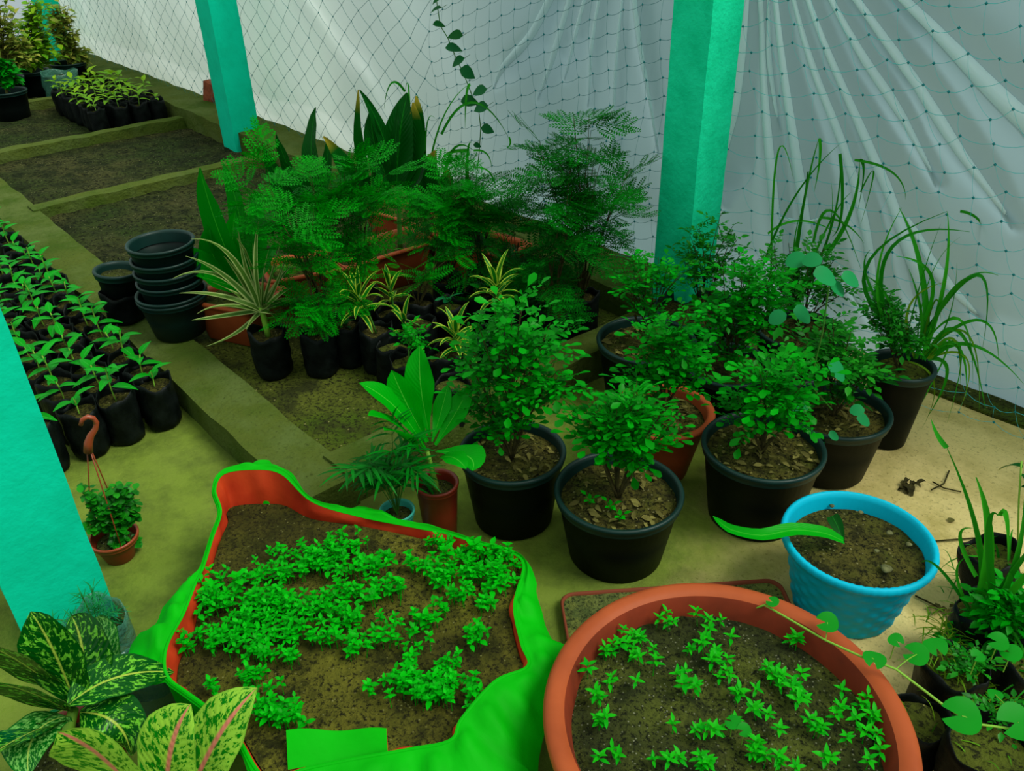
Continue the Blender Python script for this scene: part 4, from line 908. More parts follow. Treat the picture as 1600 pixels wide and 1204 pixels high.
# terracotta-coloured basin
cx, cy = at(1134, 1113, .30)[:2]; rng = random.Random(211); RB, HB = .301, .30
basin = thing('round_basin_planter', 'large round orange basin of dark soil sown with small seedlings', 'planter', (cx, cy, 0))
g = Geo(); lathe(g, [(.001, 0), (.20, 0), (.21, .005), (.28, HB*.6), (RB-.022, HB-.05), (RB-.010, HB-.035), (RB, HB-.028), (RB+.003, HB-.010), (RB-.002, HB-.002), (RB-.012, HB+.002), (RB-.026, HB-.001), (RB-.033, HB-.006)], 120)
lathe(g, [(RB-.033, HB-.006), (RB-.038, HB-.016), (RB-.048, HB-.06), (RB-.055, HB-.09)], 120, 1); ob('basin', g, [M['terra'], M['terra_in']], basin)
SZ = HB-.050; g = Geo(); disc(g, RB-.045, SZ, rng, .007, 26, 110, freq=(15, 120)); ob('soil', g, M['basinsoil'], basin)
def seedlingG(rng, h, L, pairs, shape='ovate', w=.42):
    g = Geo(); tube(g, [(0, 0, -.004), (.001, 0, h*.5), (0, .001, h)], [.0009, .0008, .0007], 4, 0, False); T = leafT(L, L*w, shape, 4, .25, .22)
    for k in range(pairs):
        a = k*1.571+rng.uniform(-.3, .3); el = .15+.5*k/max(1, pairs-1); s = rng.uniform(.75, 1.05)*(1-.18*k/pairs)
        for sg in (0, math.pi):
            d = nz([math.cos(a+sg)*math.cos(el), math.sin(a+sg)*math.cos(el), math.sin(el)]); g.put(T, frame(d, ZUP)*s, (0, 0, h*(.55+.45*(k+1)/pairs)))
    return g
rs = random.Random(3)
SEEDA = [seedlingG(rs, rs.uniform(.028, .045), rs.uniform(.018, .023), rs.choice([2, 3, 3])).mesh('seedling', [M['seedy']]) for _ in range(6)]
SEEDB = [seedlingG(rs, rs.uniform(.03, .05), rs.uniform(.014, .019), rs.choice([2, 3, 3]), 'ovate', .62).mesh('seedling', [M['seed']]) for _ in range(6)]
def seedling(mesh, parent, p, rng, s=1.0):
    o = bpy.data.objects.new('seedling', mesh); COL.objects.link(o); o.parent = parent; o.location = p; o.rotation_euler = (rng.uniform(-.2, .2), rng.uniform(-.2, .2), rng.uniform(0, 6.28)); o.scale = (s*rng.uniform(.8, 1.15),)*3
    return o
# patches: px, py, rx, ry, count
BP = [(975, 995, 28, 20, 8), (950, 1015, 20, 14, 4), (995, 1030, 24, 20, 7), (1045, 965, 22, 10, 5), (1060, 955, 14, 8, 2), (1110, 975, 26, 14, 6), (1090, 1010, 20, 12, 3), (1115, 1025, 15, 22, 7), (1128, 1055, 15, 14, 4), (1125, 945, 22, 8, 3), (1178, 945, 12, 8, 2),
      (1065, 1068, 18, 14, 4), (1092, 1080, 14, 8, 2), (1165, 1090, 20, 12, 4), (1200, 1045, 8, 10, 2), (1222, 1070, 20, 16, 7), (1240, 1095, 18, 14, 5), (1205, 1055, 10, 10, 2), (1235, 1005, 14, 8, 3), (1290, 975, 20, 14, 3), (1250, 965, 20, 10, 4), (1365, 1030, 20, 18, 5),
      (1375, 1075, 16, 14, 4), (1350, 1105, 24, 16, 6), (1385, 1100, 14, 14, 3), (1370, 1135, 22, 16, 6), (1340, 1135, 10, 10, 1), (1310, 1120, 14, 12, 3), (1312, 1085, 6, 6, 1), (1185, 1110, 16, 10, 3), (1270, 1140, 26, 12, 5), (1320, 1160, 8, 6, 1), (1120, 1145, 24, 12, 5), (1145, 1135, 12, 8, 2),
      (930, 1095, 16, 10, 3), (940, 1125, 12, 8, 2), (915, 1060, 12, 6, 1), (955, 1072, 14, 8, 2), (990, 1070, 8, 8, 1), (1020, 1045, 6, 6, 1), (945, 1135, 14, 6, 2), (970, 1180, 12, 6, 2), (1190, 1175, 22, 16, 7), (1220, 1195, 22, 8, 4), (1040, 1195, 20, 8, 4), (1100, 1198, 30, 8, 7), (1280, 1195, 12, 6, 2), (1355, 1190, 12, 6, 2), (1045, 1140, 12, 6, 1), (935, 1195, 12, 5, 1), (1210, 1145, 10, 6, 1)]
L0 = np.array(basin.location); rng = random.Random(212); allp = []
for x, y, rx, ry, n in BP:
    for _ in range(n):
        p = at(x+rng.gauss(0, rx*.55), y+8+rng.gauss(0, ry*.55), SZ)-L0
        if np.hypot(p[0], p[1]) < RB-.05: allp.append(p)
def sow(parent, pts, meshes, rng, name='seedlings', s=1.0):
    idx = list(range(len(pts))); rng.shuffle(idx)
    for i in idx[:98]: seedling(rng.choice(meshes), parent, pts[i], rng, s)
    if len(idx) > 98:
        g = Geo()
        for i in idx[98:]:
            me = rng.choice(meshes); V = np.zeros(len(me.vertices)*3, np.float32); me.vertices.foreach_get('co', V); V = V.reshape(-1, 3)
            a = rng.uniform(0, 6.28); R = np.array([[math.cos(a), -math.sin(a), 0], [math.sin(a), math.cos(a), 0], [rng.uniform(-.15, .15), rng.uniform(-.15, .15), 1]]); k = s*rng.uniform(.75, 1.15)
            Q = [tuple(p.vertices) for p in me.polygons]; uv = np.zeros((len(V), 2)); g.add((V@R.T)*k+pts[i], [x for x in Q if len(x) == 4], [x for x in Q if len(x) == 3], uv+.2)
        o = ob(name, g, meshes[0].materials[0], parent); o['kind'] = 'stuff'
sow(basin, allp, SEEDA, rng, s=.88)
# runner of a vine across the basin and the bags beside it
vine = thing('creeping_vine', 'creeping vine with round leaves trailing over the rim of the orange basin', 'vine', tuple(at(1300, 1000, .28))); L0 = np.array(vine.location)
g = Geo(); P = np.array([at(1165, 955, .27), at(1195, 945, .30), at(1230, 965, .31), at(1290, 1000, .31), at(1345, 1025, .325), at(1400, 1045, .325), at(1440, 1075, .31), at(1470, 1098, .30), at(1520, 1130, .29), at(1600, 1140, .28)])
tube(g, P-L0, .0022, 6); ob('runner', g, M['stemp'], vine)
def roundleaf(g, px, py, z, s, yaw=0., tilt=(.1, -.2), notch=True, ax=1):
    p = at(px, py, z); n = 18; V = [(0, -.15*s, 0)]; uv = [(.5, .5)]
    for k in range(n):
        a = -math.pi/2+.32+k*(2*math.pi-.64)/(n-1); r = s*(1+.05*math.sin(3*a)); V.append((r*math.cos(a)*1.08, r*math.sin(a), .10*s*math.sin(a*2+1)+.05*s)); uv.append((.5+.5*math.cos(a), .5+.5*math.sin(a)))
    V = np.array(V); c, s_ = math.cos(yaw), math.sin(yaw); N = frame([c, s_, tilt[0]], nz([tilt[0], tilt[1], 1])); V = V@N.T+p
    g.add(V, None, [(0, k+1, k+2) for k in range(n-1)], uv); return p
for (x, y, z, s, yw) in [(1207, 940, .315, .012, 0), (1293, 972, .33, .020, .6), (1366, 1030, .34, .018, 2), (1432, 1022, .30, .022, .3), (1503, 1118, .30, .031, .5), (1590, 1128, .30, .031, 1), (1462, 1010, .285, .02, 2.5), (1560, 1002, .31, .018, .5), (1580, 1020, .3, .018, 0), (1528, 1024, .29, .012, 1.2), (1145, 1128, .285, .013, 0), (1163, 1140, .285, .012, 1), (1555, 1085, .25, .012, 2), (1400, 1000, .28, .014, 3)]:
    g = Geo(); gs = Geo(); p = roundleaf(g, x, y, z, s, yw)-L0; g.v[0] = g.v[0]-L0; j = int(np.argmin(np.linalg.norm(P-L0-p, axis=1))); tube(gs, bez(p, (P-L0)[j] if np.linalg.norm((P-L0)[j]-p) < .12 else p-np.array([0, 0, .05]), (0, 0, .004), 5), .001, 4, 0, False)
    lf = ob('leaf', g, M['ivy'], vine); ob('leaf_stalk', gs, M['stemp'], lf)

# tray under the basin
root = thing('slab_tray', 'shallow mossy square tray with a brown edge under the orange basin', 'tray', (0, 0, 0)); a = at(873, 925, .03); b = at(1205, 902, .03); c = at(872, 1010, .03)
ux = nz(b-a); uy = np.array([ux[1], -ux[0], 0]); uy = uy if (c-a)@uy > 0 else -uy; LX = np.linalg.norm(b-a)+.02; LY = .48; ctr = a+ux*LX/2+uy*LY/2; root.location = (ctr[0], ctr[1], 0); root.rotation_euler = (0, 0, math.atan2(ux[1], ux[0]))
def rrect(g, a, b, z0, z1, rc=.035, m=0, inner=None):
    def ring(a, b, z, rc):
        return [(qx*(a-rc)+rc*math.cos(math.radians(a0+15*k)), qy*(b-rc)+rc*math.sin(math.radians(a0+15*k)), z) for qx, qy, a0 in ((1, 1, 0), (-1, 1, 90), (-1, -1, 180), (1, -1, 270)) for k in range(7)]
    rows = [ring(a-.004, b-.004, z0, rc), ring(a, b, z1-.003, rc), ring(a-.002, b-.002, z1, rc), ring(a-.006, b-.006, z1, rc-.004), ring(a-.008, b-.008, z1-.010, rc-.006)]
    V = [p for r_ in rows for p in r_]; n = 28; q = [(i*n+k, i*n+(k+1) % n, (i+1)*n+(k+1) % n, (i+1)*n+k) for i in range(4) for k in range(n)]
    g.add(V, q, None, None, m)
g = Geo(); rrect(g, LX/2, LY/2, 0, .03); ob('edge', g, M['traye'], root)
g = gridplane(-LX/2+.006, LX/2-.006, -LY/2+.006, LY/2-.006, .022, 40, 40, .002, 3, (10, 60)); ob('soil', g, M['tray'], root)

# green grow bag with a red lining
GBZ = .20
# rim in order round the bag: px, py, z, lining depth, flap length, flap lift
RIM = [(345, 800, .235, .03, .0), (336, 765, .27, .10, .0), (350, 740, .29, .14, .02), (395, 733, .29, .14, .035), (440, 740, .28, .12, .02), (488, 783, .24, .05, .003), (560, 806, .225, .01, .035), (650, 824, .225, .01, .022), (700, 834, .225, .05, .008), (750, 850, .225, .06, .002),
       (800, 864, .22, .02, .002), (818, 885, .225, .01, .012), (804, 945, .225, .01, .06), (815, 1005, .225, .01, .075), (825, 1040, .225, .01, .07), (774, 1064, .24, .01, .13), (722, 1122, .235, .01, .16), (704, 1156, .225, .01, .16), (640, 1170, .215, .01, .13), (560, 1184, .21, .01, .12), (480, 1200, .205, .01, .09), (415, 1215, .205, .01, .02),
       (370, 1150, .21, .015, .0), (330, 1110, .22, .02, .0), (290, 1080, .225, .02, .0), (266, 1062, .23, .02, .0), (257, 1040, .245, .07, .05), (262, 1005, .25, .08, .08), (286, 960, .245, .06, .09), (304, 915, .235, .02, .06), (318, 885, .23, .02, .004), (332, 840, .225, .02, .0)]
A = np.array([list(at(x, y, z))+[ld, fl] for x, y, z, ld, fl in RIM]); nA = len(A); S = 8
def closed(A, S):
    out = []
    for i in range(len(A)):
        p0, p1, p2, p3 = A[i-1], A[i], A[(i+1) % len(A)], A[(i+2) % len(A)]
        for k in range(S):
            t = k/S; out.append(.5*((2*p1)+(-p0+p2)*t+(2*p0-5*p1+4*p2-p3)*t*t+(-p0+3*p1-3*p2+p3)*t**3))
    return np.array(out)
C = closed(A, S); nC = len(C); ctr = C[:, :3].mean(0); rng = random.Random(221)
tan = np.roll(C[:, :2], -1, 0)-np.roll(C[:, :2], 1, 0); tan /= np.linalg.norm(tan, axis=1)[:, None]; OUT = np.stack([tan[:, 1], -tan[:, 0], 0*tan[:, 0]], 1)
if ((C[:, :3]-ctr)*OUT).sum() < 0: OUT = -OUT
# smooth the outward directions so the cloth does not cross itself at corners
for _ in range(10): OUT = (np.roll(OUT, 1, 0)+OUT*2+np.roll(OUT, -1, 0)); OUT /= np.linalg.norm(OUT, axis=1)[:, None]
gb = thing('grow_bag', 'big bright green fabric grow bag with a red lining, sown with dense seedlings', 'grow bag', (ctr[0], ctr[1], 0)); L0 = np.array([ctr[0], ctr[1], 0])
RIMP = C[:, :3]; wr = np.sin(np.arange(nC)*.9)*.004+np.sin(np.arange(nC)*.37+1)*.006
SOILP = RIMP*1.0; SOILP[:, 2] = GBZ+.0; SOILP[:, :2] -= OUT[:, :2]*(.012+.12*C[:, 3])[:, None]*0.6
def loft(g, rows, m=0, uvs=None):
    V = np.concatenate(rows); n = len(rows[0]); k = np.arange(n); k2 = (k+1) % n
    q = np.concatenate([np.stack([i*n+k, i*n+k2, (i+1)*n+k2, (i+1)*n+k], 1) for i in range(len(rows)-1)]); g.add(V, q, None, None, m)
inn = RIMP-OUT*.003
rows = [SOILP-np.array([0, 0, .02]), SOILP+OUT*.002]
for t in (.33, .66, 1.0):
    r_ = SOILP+(inn-SOILP)*t; r_ = r_+OUT*(wr*(t*(1-t))*3)[:, None]; rows.append(r_)
g = Geo(); loft(g, [r_-L0 for r_ in rows]); ob('lining', g, M['lining'], gb)
GRD = RIMP.copy(); GRD[:, 2] = .0; GRD[:, :2] += OUT[:, :2]*(-.05)
rows = [inn+np.array([0, 0, .0005]), RIMP+np.array([0, 0, .003])+OUT*.001, RIMP+OUT*.004]
for t in (.15, .35, .6, .85, 1.0):
    r_ = RIMP+(GRD-RIMP)*t+OUT*(.003+.006*math.sin(math.pi*t)+wr*math.sin(math.pi*t)*1.2)[:, None]; rows.append(r_)
g = Geo(); loft(g, [r_-L0 for r_ in rows]); ob('fabric', g, M['fabric'], gb)
# the turned-down flap
fl = np.maximum(C[:, 4], .004); rows = [inn+np.array([0, 0, .001])]
wv = np.sin(np.arange(nC)*.55)*.5+np.sin(np.arange(nC)*.23+2)*.8
for t in (0, .08, .2, .4, .6, .8, 1.0):
    drop = -fl*(.15*t+.85*t*t)*.5; out = fl*(.9*t)+.004+.004*np.minimum(1, fl/.02)
    rows.append(RIMP+OUT*(out+.008*t*wv*(fl > .03))[:, None]+np.stack([0*drop, 0*drop, .006*math.sin(math.pi*min(1, t*2))+drop+.006*t*wv*(fl > .03)], 1))
_w = wave(random.Random(17), 8, 40, 130)
for r_ in rows[2:]: r_[:, 2] += .030*_w(r_[:, 0], r_[:, 1])*np.minimum(1, fl/.06)
g = Geo(); loft(g, [r_-L0 for r_ in rows]); ob('flap', g, M['fabric'], gb)
# stiff upright tab of fabric at the near side, red inside
g = Geo(); a, b = at(447, 1140, .235), at(604, 1138, .235); c, d = at(450, 1202, .205), at(606, 1176, .205); u, v = np.meshgrid(np.linspace(0, 1, 14), np.linspace(0, 1, 6), indexing='ij'); u = u.ravel()[:, None]; v = v.ravel()[:, None]
P = (a*(1-u)+b*u)*(1-v)+(c*(1-u)+d*u)*v+np.array([0, 0, 1])*(.004*np.sin(u*9)*(1-v)); i = np.arange(13)[:, None]*6; j = np.arange(5)[None, :]; q = np.stack([i+j, i+6+j, i+7+j, i+j+1], -1).reshape(-1, 4)
g.add(P-L0, q); n_ = nz(np.cross(b-a, c-a)); n_ = n_ if n_[2] > 0 else -n_; g.add(P-L0-n_*.004, q, None, None, 1); ob('tab', g, [M['fabric'], M['lining']], gb)
# soil inside
SP = SOILP[:, :2]-L0[:2]; cc = SP.mean(0); f1 = wave(random.Random(9), 9, 8, 60); rows = []
V = [(cc[0], cc[1], 0)]; NR = 30
for i in range(1, NR+1):
    for p in SP: V.append(tuple(cc+(p-cc)*i/NR)+(0,))
V = np.array(V); V[:, 2] = GBZ+.016*f1(V[:, 0], V[:, 1]); dd = np.hypot(V[:, 0]-cc[0], V[:, 1]-cc[1]); k = np.arange(nC); k2 = (k+1) % nC
q = np.concatenate([np.stack([1+i*nC+k, 1+(i+1)*nC+k, 1+(i+1)*nC+k2, 1+i*nC+k2], 1) for i in range(NR-1)]); t = np.stack([0*k, 1+k, 1+k2], 1)
g = Geo(); g.add(V, q, t, V[:, :2]); ob('soil', g, M['bagsoil'], gb)
def inside(p):
    c_ = False; x, y = p[0], p[1]; Q = SP; j = len(Q)-1
    for i in range(len(Q)):
        if (Q[i][1] > y) != (Q[j][1] > y) and x < (Q[j][0]-Q[i][0])*(y-Q[i][1])/(Q[j][1]-Q[i][1])+Q[i][0]: c_ = not c_
        j = i
    return c_
GP = [(500, 868, 60, 18, 34), (560, 885, 40, 20, 26), (470, 885, 40, 15, 16), (530, 850, 35, 10, 10), (420, 905, 35, 12, 14), (390, 940, 50, 22, 34), (340, 930, 30, 22, 16), (440, 950, 45, 20, 30), (500, 945, 45, 20, 28), (560, 930, 40, 15, 18), (380, 975, 50, 18, 28), (450, 985, 45, 15, 20), (540, 970, 30, 18, 16),
      (350, 1005, 40, 15, 16), (410, 1020, 40, 15, 14), (300, 960, 16, 22, 8), (290, 1010, 16, 16, 6), (460, 1030, 25, 10, 5), (560, 1010, 20, 16, 8), (600, 985, 22, 20, 8), (390, 1060, 22, 12, 8), (335, 1080, 12, 8, 4), (430, 1110, 30, 22, 22), (460, 1125, 25, 12, 8), (740, 865, 35, 12, 22), (790, 870, 20, 14, 14), (700, 895, 35, 15, 22), (760, 900, 30, 18, 24),
      (650, 880, 22, 10, 8), (720, 930, 25, 14, 10), (765, 940, 20, 12, 8), (690, 950, 20, 8, 4), (620, 925, 12, 16, 7), (665, 970, 14, 10, 7), (595, 915, 14, 10, 5), (740, 990, 16, 16, 9), (700, 1035, 18, 10, 6), (640, 1065, 36, 12, 22), (700, 1070, 36, 14, 24), (740, 1085, 14, 14, 6), (670, 1085, 40, 10, 14), (640, 1035, 12, 8, 4), (580, 1075, 10, 8, 2), (650, 1005, 20, 8, 5), (690, 845, 20, 8, 8), (610, 870, 12, 6, 3), (780, 905, 20, 18, 12), (440, 860, 14, 8, 3), (520, 1000, 30, 12, 8)]
rng = random.Random(222); pts = []
for x, y, rx, ry, n in GP:
    for _ in range(int(n*1.55)):
        p = at(x+rng.gauss(0, rx*.6), y+12+rng.gauss(0, ry*.6), GBZ)-L0
        if inside(p): p[2] = GBZ+.016*float(f1(p[0], p[1])); pts.append(p)
sow(gb, pts, SEEDB, rng)
# a few taller weeds in the bag
for (x, y, s) in ((345, 925, 1.9), (375, 915, 1.7), (300, 965, 1.5), (700, 870, 1.8), (740, 860, 1.7), (770, 865, 1.6), (660, 965, 1.6)):
    p = at(x, y+20, GBZ)-L0
    if inside(p): seedling(SEEDB[0], gb, p, rng, s)['label'] = 'taller weed with larger leaves'
# ------------------------------------------------------------------ small pots at the kerb end
w = at(682, 752, .175); rng = random.Random(301); root = thing('potted_broad_leaf_plant', 'plant with broad bright green leaves in a small brown-red pot beside the palm', 'potted plant', (w[0], w[1], 0))
g, ri = pot_geo(.054, .175, .043, rim=.003, rimh=.008); ob('pot', g, [M['redpot'], M['redpot']], root); g = Geo(); disc(g, ri, .145, rng, .003, 5, 20); ob('soil', g, M['basinsoil'], root)
g = Geo(); c0 = loc_of(root, atb(668, 705, w)); tube(g, bez((0, 0, .14), c0, (0, 0, 0), 5), [.008, .008, .007, .006, .005], 8); ob('stem', g, M['stemp'], root)
for (bx, by, tx, ty, wpx, bu, off, hz) in [(672, 680, 656, 540, 38, 6, .06, 0), (668, 690, 612, 578, 36, 4, .02, 0), (664, 700, 561, 598, 34, -6, -.02, 1), (666, 705, 575, 648, 34, 2, -.10, 1), (680, 695, 733, 605, 30, 4, .08, 0), (682, 705, 738, 735, 40, 22, -.12, 1), (684, 715, 728, 732, 26, 4, -.14, 1), (660, 712, 600, 672, 30, 0, -.12, 1), (675, 690, 700, 600, 22, 2, .10, 0), (664, 690, 640, 620, 26, 0, .10, 0)]:
    p0 = atb(bx, by, w); p1 = atb(tx, ty, w, off); z = proj(p1)[2]; L_ = np.linalg.norm(p1-p0); P = bez(p0, p1, RT*bu*z/FPX*(1 if tx > bx else -1)+np.array([0, 0, (.10 if hz else .03)*L_]), 13); g = Geo()
    t_ = np.linspace(0, 1, 13); wd = 1.3*wpx*z/FPX*np.interp(t_, [0, .12, .3, .55, .8, .93, 1], [.12, .16, .6, 1.05, .8, .4, .02])
    ribbon(g, P-np.array(root.location), wd, nz([.35, -.6, .8]) if not hz else nz([.1, -.25, 1]), .22, 0, .002, 3, rng); ob('leaf', g, M['lit'], root)
w = at(620, 795, .12); rng = random.Random(302); root = thing('potted_palm', 'small dark feathery palm in a pale aqua pot beside the grow bag', 'potted plant', (w[0], w[1], 0))
g, ri = pot_geo(.043, .12, .030, thick=.003, rim=.003, rimh=.008); ob('pot', g, [M['aqua'], M['aqua']], root); g = Geo(); disc(g, ri, .10, rng, .002, 5, 20); ob('soil', g, M['basinsoil'], root)
g, gs = Geo(), Geo(); PL = leafT(.075, .009, 'lance', 4, .3, .35)
for k in range(22):
    px, py = rng.choice([(555, 740), (575, 700), (600, 690), (630, 700), (590, 735), (640, 730), (610, 740), (545, 725), (650, 745), (625, 720), (580, 750), (570, 725), (660, 725), (605, 665)])
    e = loc_of(root, atb(px+rng.uniform(-15, 15), py+rng.uniform(-15, 15), w, rng.uniform(-.08, .08))); P = bez((0, 0, .10), e, (0, 0, .05), 9); tube(gs, P, .0011, 4, 0, False)
    for i in range(3, 9):
        ax = nz(P[i]-P[i-1]); sd = nz(np.cross(ax, ZUP))
        for s in (-1, 1): g.put(PL, frame(nz(sd*s+ax*.9+np.array([0, 0, rng.uniform(-.3, .2)])), ZUP)*rng.uniform(.7, 1.1), P[i])
    g.put(PL, frame(nz(P[-1]-P[-2]), ZUP), P[-1])
ob('stem', gs, M['stemg'], root); ob('foliage', g, M['palm'], root)

# hanging basket set down on the floor
w = at(178, 838, .07); rng = random.Random(311); hb = thing('hanging_basket', 'small orange-brown hanging basket with trailing leaves and an upright plastic hook', 'hanging basket', (w[0], w[1], 0))
g, ri = pot_geo(.056, .075, .036, thick=.003, rim=.004, rimh=.008); ob('pot', g, [M['redpot'], M['hookc']], hb); g = Geo(); disc(g, ri, .055, rng, .002, 5, 20); ob('soil', g, M['basinsoil'], hb)
hk0 = loc_of(hb, atb(140, 703, w)); g = Geo()
for (dx, dy) in ((.05, 0), (-.04, .035), (-.03, -.045)): tube(g, bez((dx, dy, .07), hk0+np.array([dx*.1, dy*.1, 0]), (0, 0, 0), 4), .0016, 5)
ob('hanger_strands', g, M['hookc'], hb); pts = [loc_of(hb, atb(x, y, w)) for x, y in ((138, 706), (138, 692), (142, 680), (149, 670), (151, 660), (146, 653), (137, 651), (129, 655), (126, 664))]
g = Geo(); tube(g, pts, [.011, .010, .008, .0065, .006, .006, .006, .0055, .005], 10); ob('hook', g, M['hookc'], hb)
g, gs = Geo(), Geo(); foliage(g, gs, rng, (0, 0, .06), blobs_px(hb, w, [(170, 790, 34, 18), (192, 760, 22, 8), (150, 800, 30, 14), (198, 795, 24, 12), (205, 845, 14, 8), (170, 822, 34, 16), (140, 770, 20, 6)]), [leafT(.021, .016, 'round', 4, .2, .2)], 1.0, 12, tr=.0015, tilt=.4)
ob('stem', gs, M['stemg'], hb); ob('foliage', g, M['murraya2'], hb)

# mottled and pink-ribbed plants
def bigleaf(root, w, b, tip, wpx, mat_, lift=.06, off0=0., off1=0., hint=(.1, -.3, 1), ruf=.003, bu=0, seed=1):
    p0 = atb(b[0], b[1], w, off0); p1 = atb(tip[0], tip[1], w, off1); z = proj((p0+p1)/2)[2]; g = Geo(); t_ = np.linspace(0, 1, 17)
    P = bez(p0, p1, RT*bu*z/FPX+np.array([0, 0, lift]), 17); wd = 1.25*wpx*z/FPX*np.interp(t_, [0, .06, .2, .45, .7, .88, .96, 1], [.06, .35, .85, 1.02, .85, .45, .18, .01])
    ribbon(g, P-np.array(root.location), wd, nz(hint), .16, 0, ruf, 4, random.Random(seed)); ob('leaf', g, M[mat_], root)
w = at(125, 1190, .12); w0 = np.array([w[0], w[1], 0]); ag = thing('potted_mottled_plant', 'plant with large dark green mottled leaves at the foot of the wide smooth post', 'potted plant', (w[0], w[1], 0))
g, ri = pot_geo(.085, .17, .062); ob('pot', g, [M['redpot'], M['redpot']], ag); g = Geo(); disc(g, ri, .14, rng, .003, 6, 24); ob('soil', g, M['basinsoil'], ag)
g = Geo(); tube(g, [(0, 0, .13), (0, 0, .2), loc_of(ag, atb(115, 1108, w0))], [.012, .011, .009], 8); ob('stem', g, M['stemp'], ag)
for i, (b, tip, wp, m_, lift, o0, o1, hz, bu) in enumerate([
    ((118, 1100), (48, 955), 84, 'agl', .02, 0, .06, (.55, -.65, .55), 6), ((128, 1095), (112, 962), 96, 'agl', .02, .03, .12, (.5, -.7, .5), 14), ((140, 1085), (150, 965), 74, 'aglb', .02, .05, .13, (.45, -.7, .55), 14),
    ((105, 1102), (272, 1050), 60, 'agl', .03, -.03, -.02, (.2, -.45, .9), -2), ((112, 1112), (-50, 1060), 66, 'agl', .02, 0, -.05, (.3, -.5, .9), 0), ((95, 1080), (-40, 1000), 70, 'agl', .02, .05, .02, (.4, -.6, .7), 0),
    ((125, 1112), (205, 1180), 70, 'agl', .03, -.02, -.10, (.0, -.2, 1), 22), ((108, 1118), (45, 1215), 74, 'aglb', .03, -.02, -.12, (.1, -.2, 1), -14), ((100, 1125), (-30, 1190), 70, 'agl', .01, -.02, -.12, (.1, -.3, 1), 0), ((110, 1100), (60, 1130), 50, 'agl', .0, .04, -.04, (.1, -.3, 1), 0)]):
    bigleaf(ag, w0, b, tip, wp, m_, lift, o0, o1, hz, .002, bu, 400+i)
w = at(235, 1290, .10); w0 = np.array([w[0], w[1], 0]); pk = thing('potted_pink_ribbed_plant', 'plant with pale green leaves and pink midribs beside the near corner of the grow bag', 'potted plant', (w[0], w[1], 0))
g, ri = pot_geo(.085, .15, .062); ob('pot', g, [M['terra'], M['terra']], pk); g = Geo(); disc(g, ri, .12, rng, .003, 6, 24); ob('soil', g, M['basinsoil'], pk)
g = Geo(); tube(g, [(0, 0, .11), (0, 0, .17), loc_of(pk, atb(240, 1250, w0))], [.012, .011, .009], 8); ob('stem', g, M['stemp'], pk)
for i, (b, tip, wp, lift, o0, o1, hz, bu) in enumerate([((262, 1260), (298, 1100), 96, .02, 0, .02, (.3, -.6, .7), -8), ((290, 1265), (402, 1074), 92, .02, 0, .0, (.15, -.5, .85), -6), ((225, 1255), (90, 1142), 112, .03, 0, -.02, (.3, -.5, .8), 8), ((240, 1260), (150, 1300), 80, .02, 0, -.05, (.2, -.4, 1), 0)]):
    bigleaf(pk, w0, b, tip, wp, 'aglp', lift, o0, o1, hz, .002, bu, 430+i)

# needle-leaved herb in a clear bag by the post
w = at(170, 1010, .14); rng = random.Random(321); root = thing('potted_herb', 'needle-leaved herb in a clear plastic bag against the wide smooth post', 'potted plant', (-1.56, .14, 0)); w0 = np.array([-1.56, .14, 0])
g, ri = bag_geo(.065, .14, rng); ob('bag', g, M['clear'], root); g = Geo(); disc(g, .055, .10, rng, .003, 5, 20); ob('soil', g, M['basinsoil'], root)
g, gs = Geo(), Geo(); ND = leafT(.028, .0028, 'strap', 2, .2, .1)
for k, (x, y) in enumerate([(125, 925), (145, 920), (160, 935), (150, 950), (185, 955), (190, 975), (170, 960), (190, 1005), (110, 965), (160, 985), (70, 970), (180, 1010)]):
    e = loc_of(root, atb(x, y, w0, rng.uniform(-.05, .05))); P = bez((0, 0, .1), e, (.0, .0, .02), 12); tube(gs, P, .0013, 4, 0, False)
    for i in range(4, 12):
        for _ in range(4): g.put(ND, frame(nz([rng.gauss(0, 1), rng.gauss(0, 1), rng.gauss(.3, .5)]), ZUP), P[i])
ob('stem', gs, M['stemg'], root); ob('foliage', g, M['ivyb'], root)
w = at(235, 1075, .08); root = thing('planting_bag', 'crumpled clear plastic bag between the mottled leaves and the grow bag', 'planting bag', (w[0]-.02, w[1]+.02, 0)); g, ri = bag_geo(.075, .12, rng); ob('bag', g, M['clear'], root)
g = Geo(); disc(g, .062, .08, rng, .003, 5, 20); ob('soil', g, M['basinsoil'], root)

# ------------------------------------------------------------------ bags and weeds at the right
def weedbag(label, px, py, z, r, seed, n=14, L=.14, mats='grass', tilt=None, base=0.0, soil='moss', W=.006):
    w = at(px, py, z); rng = random.Random(seed); root = thing('weedy_bag', label, 'planting bag', (w[0], w[1], base), 'weedy black bags at the sand edge'); bag(root, r, z-base, rng, soil)
    if tilt: root.rotation_euler = tilt
    g = Geo()
    for _ in range(n):
        a = rng.uniform(0, 6.28); q = r*.7*math.sqrt(rng.random()); blade(g, (q*math.cos(a), q*math.sin(a), z-base-.02), nz([rng.gauss(0, .5), rng.gauss(0, .5), .9]), L*rng.uniform(.5, 1.1), W, .5, 'grass', 8, .3)
    ob('weeds', g, M[mats], root); return root, w, rng
r1, w1_, rng = weedbag('black bag fallen against the sand with tall grass blades', 1580, 870, .16, .062, 331, 6, .12, tilt=(.12, -.25, 0))
L0 = np.array(r1.location); g = Geo(); mi = np.array(r1.matrix_basis.inverted().to_3x3()) if False else None
ro = thing('grass_clump', 'tall curved grass blades rising from the bags at the sand edge', 'grass', tuple(at(1530, 1000, .1))); wg = at(1530, 1000, .1)
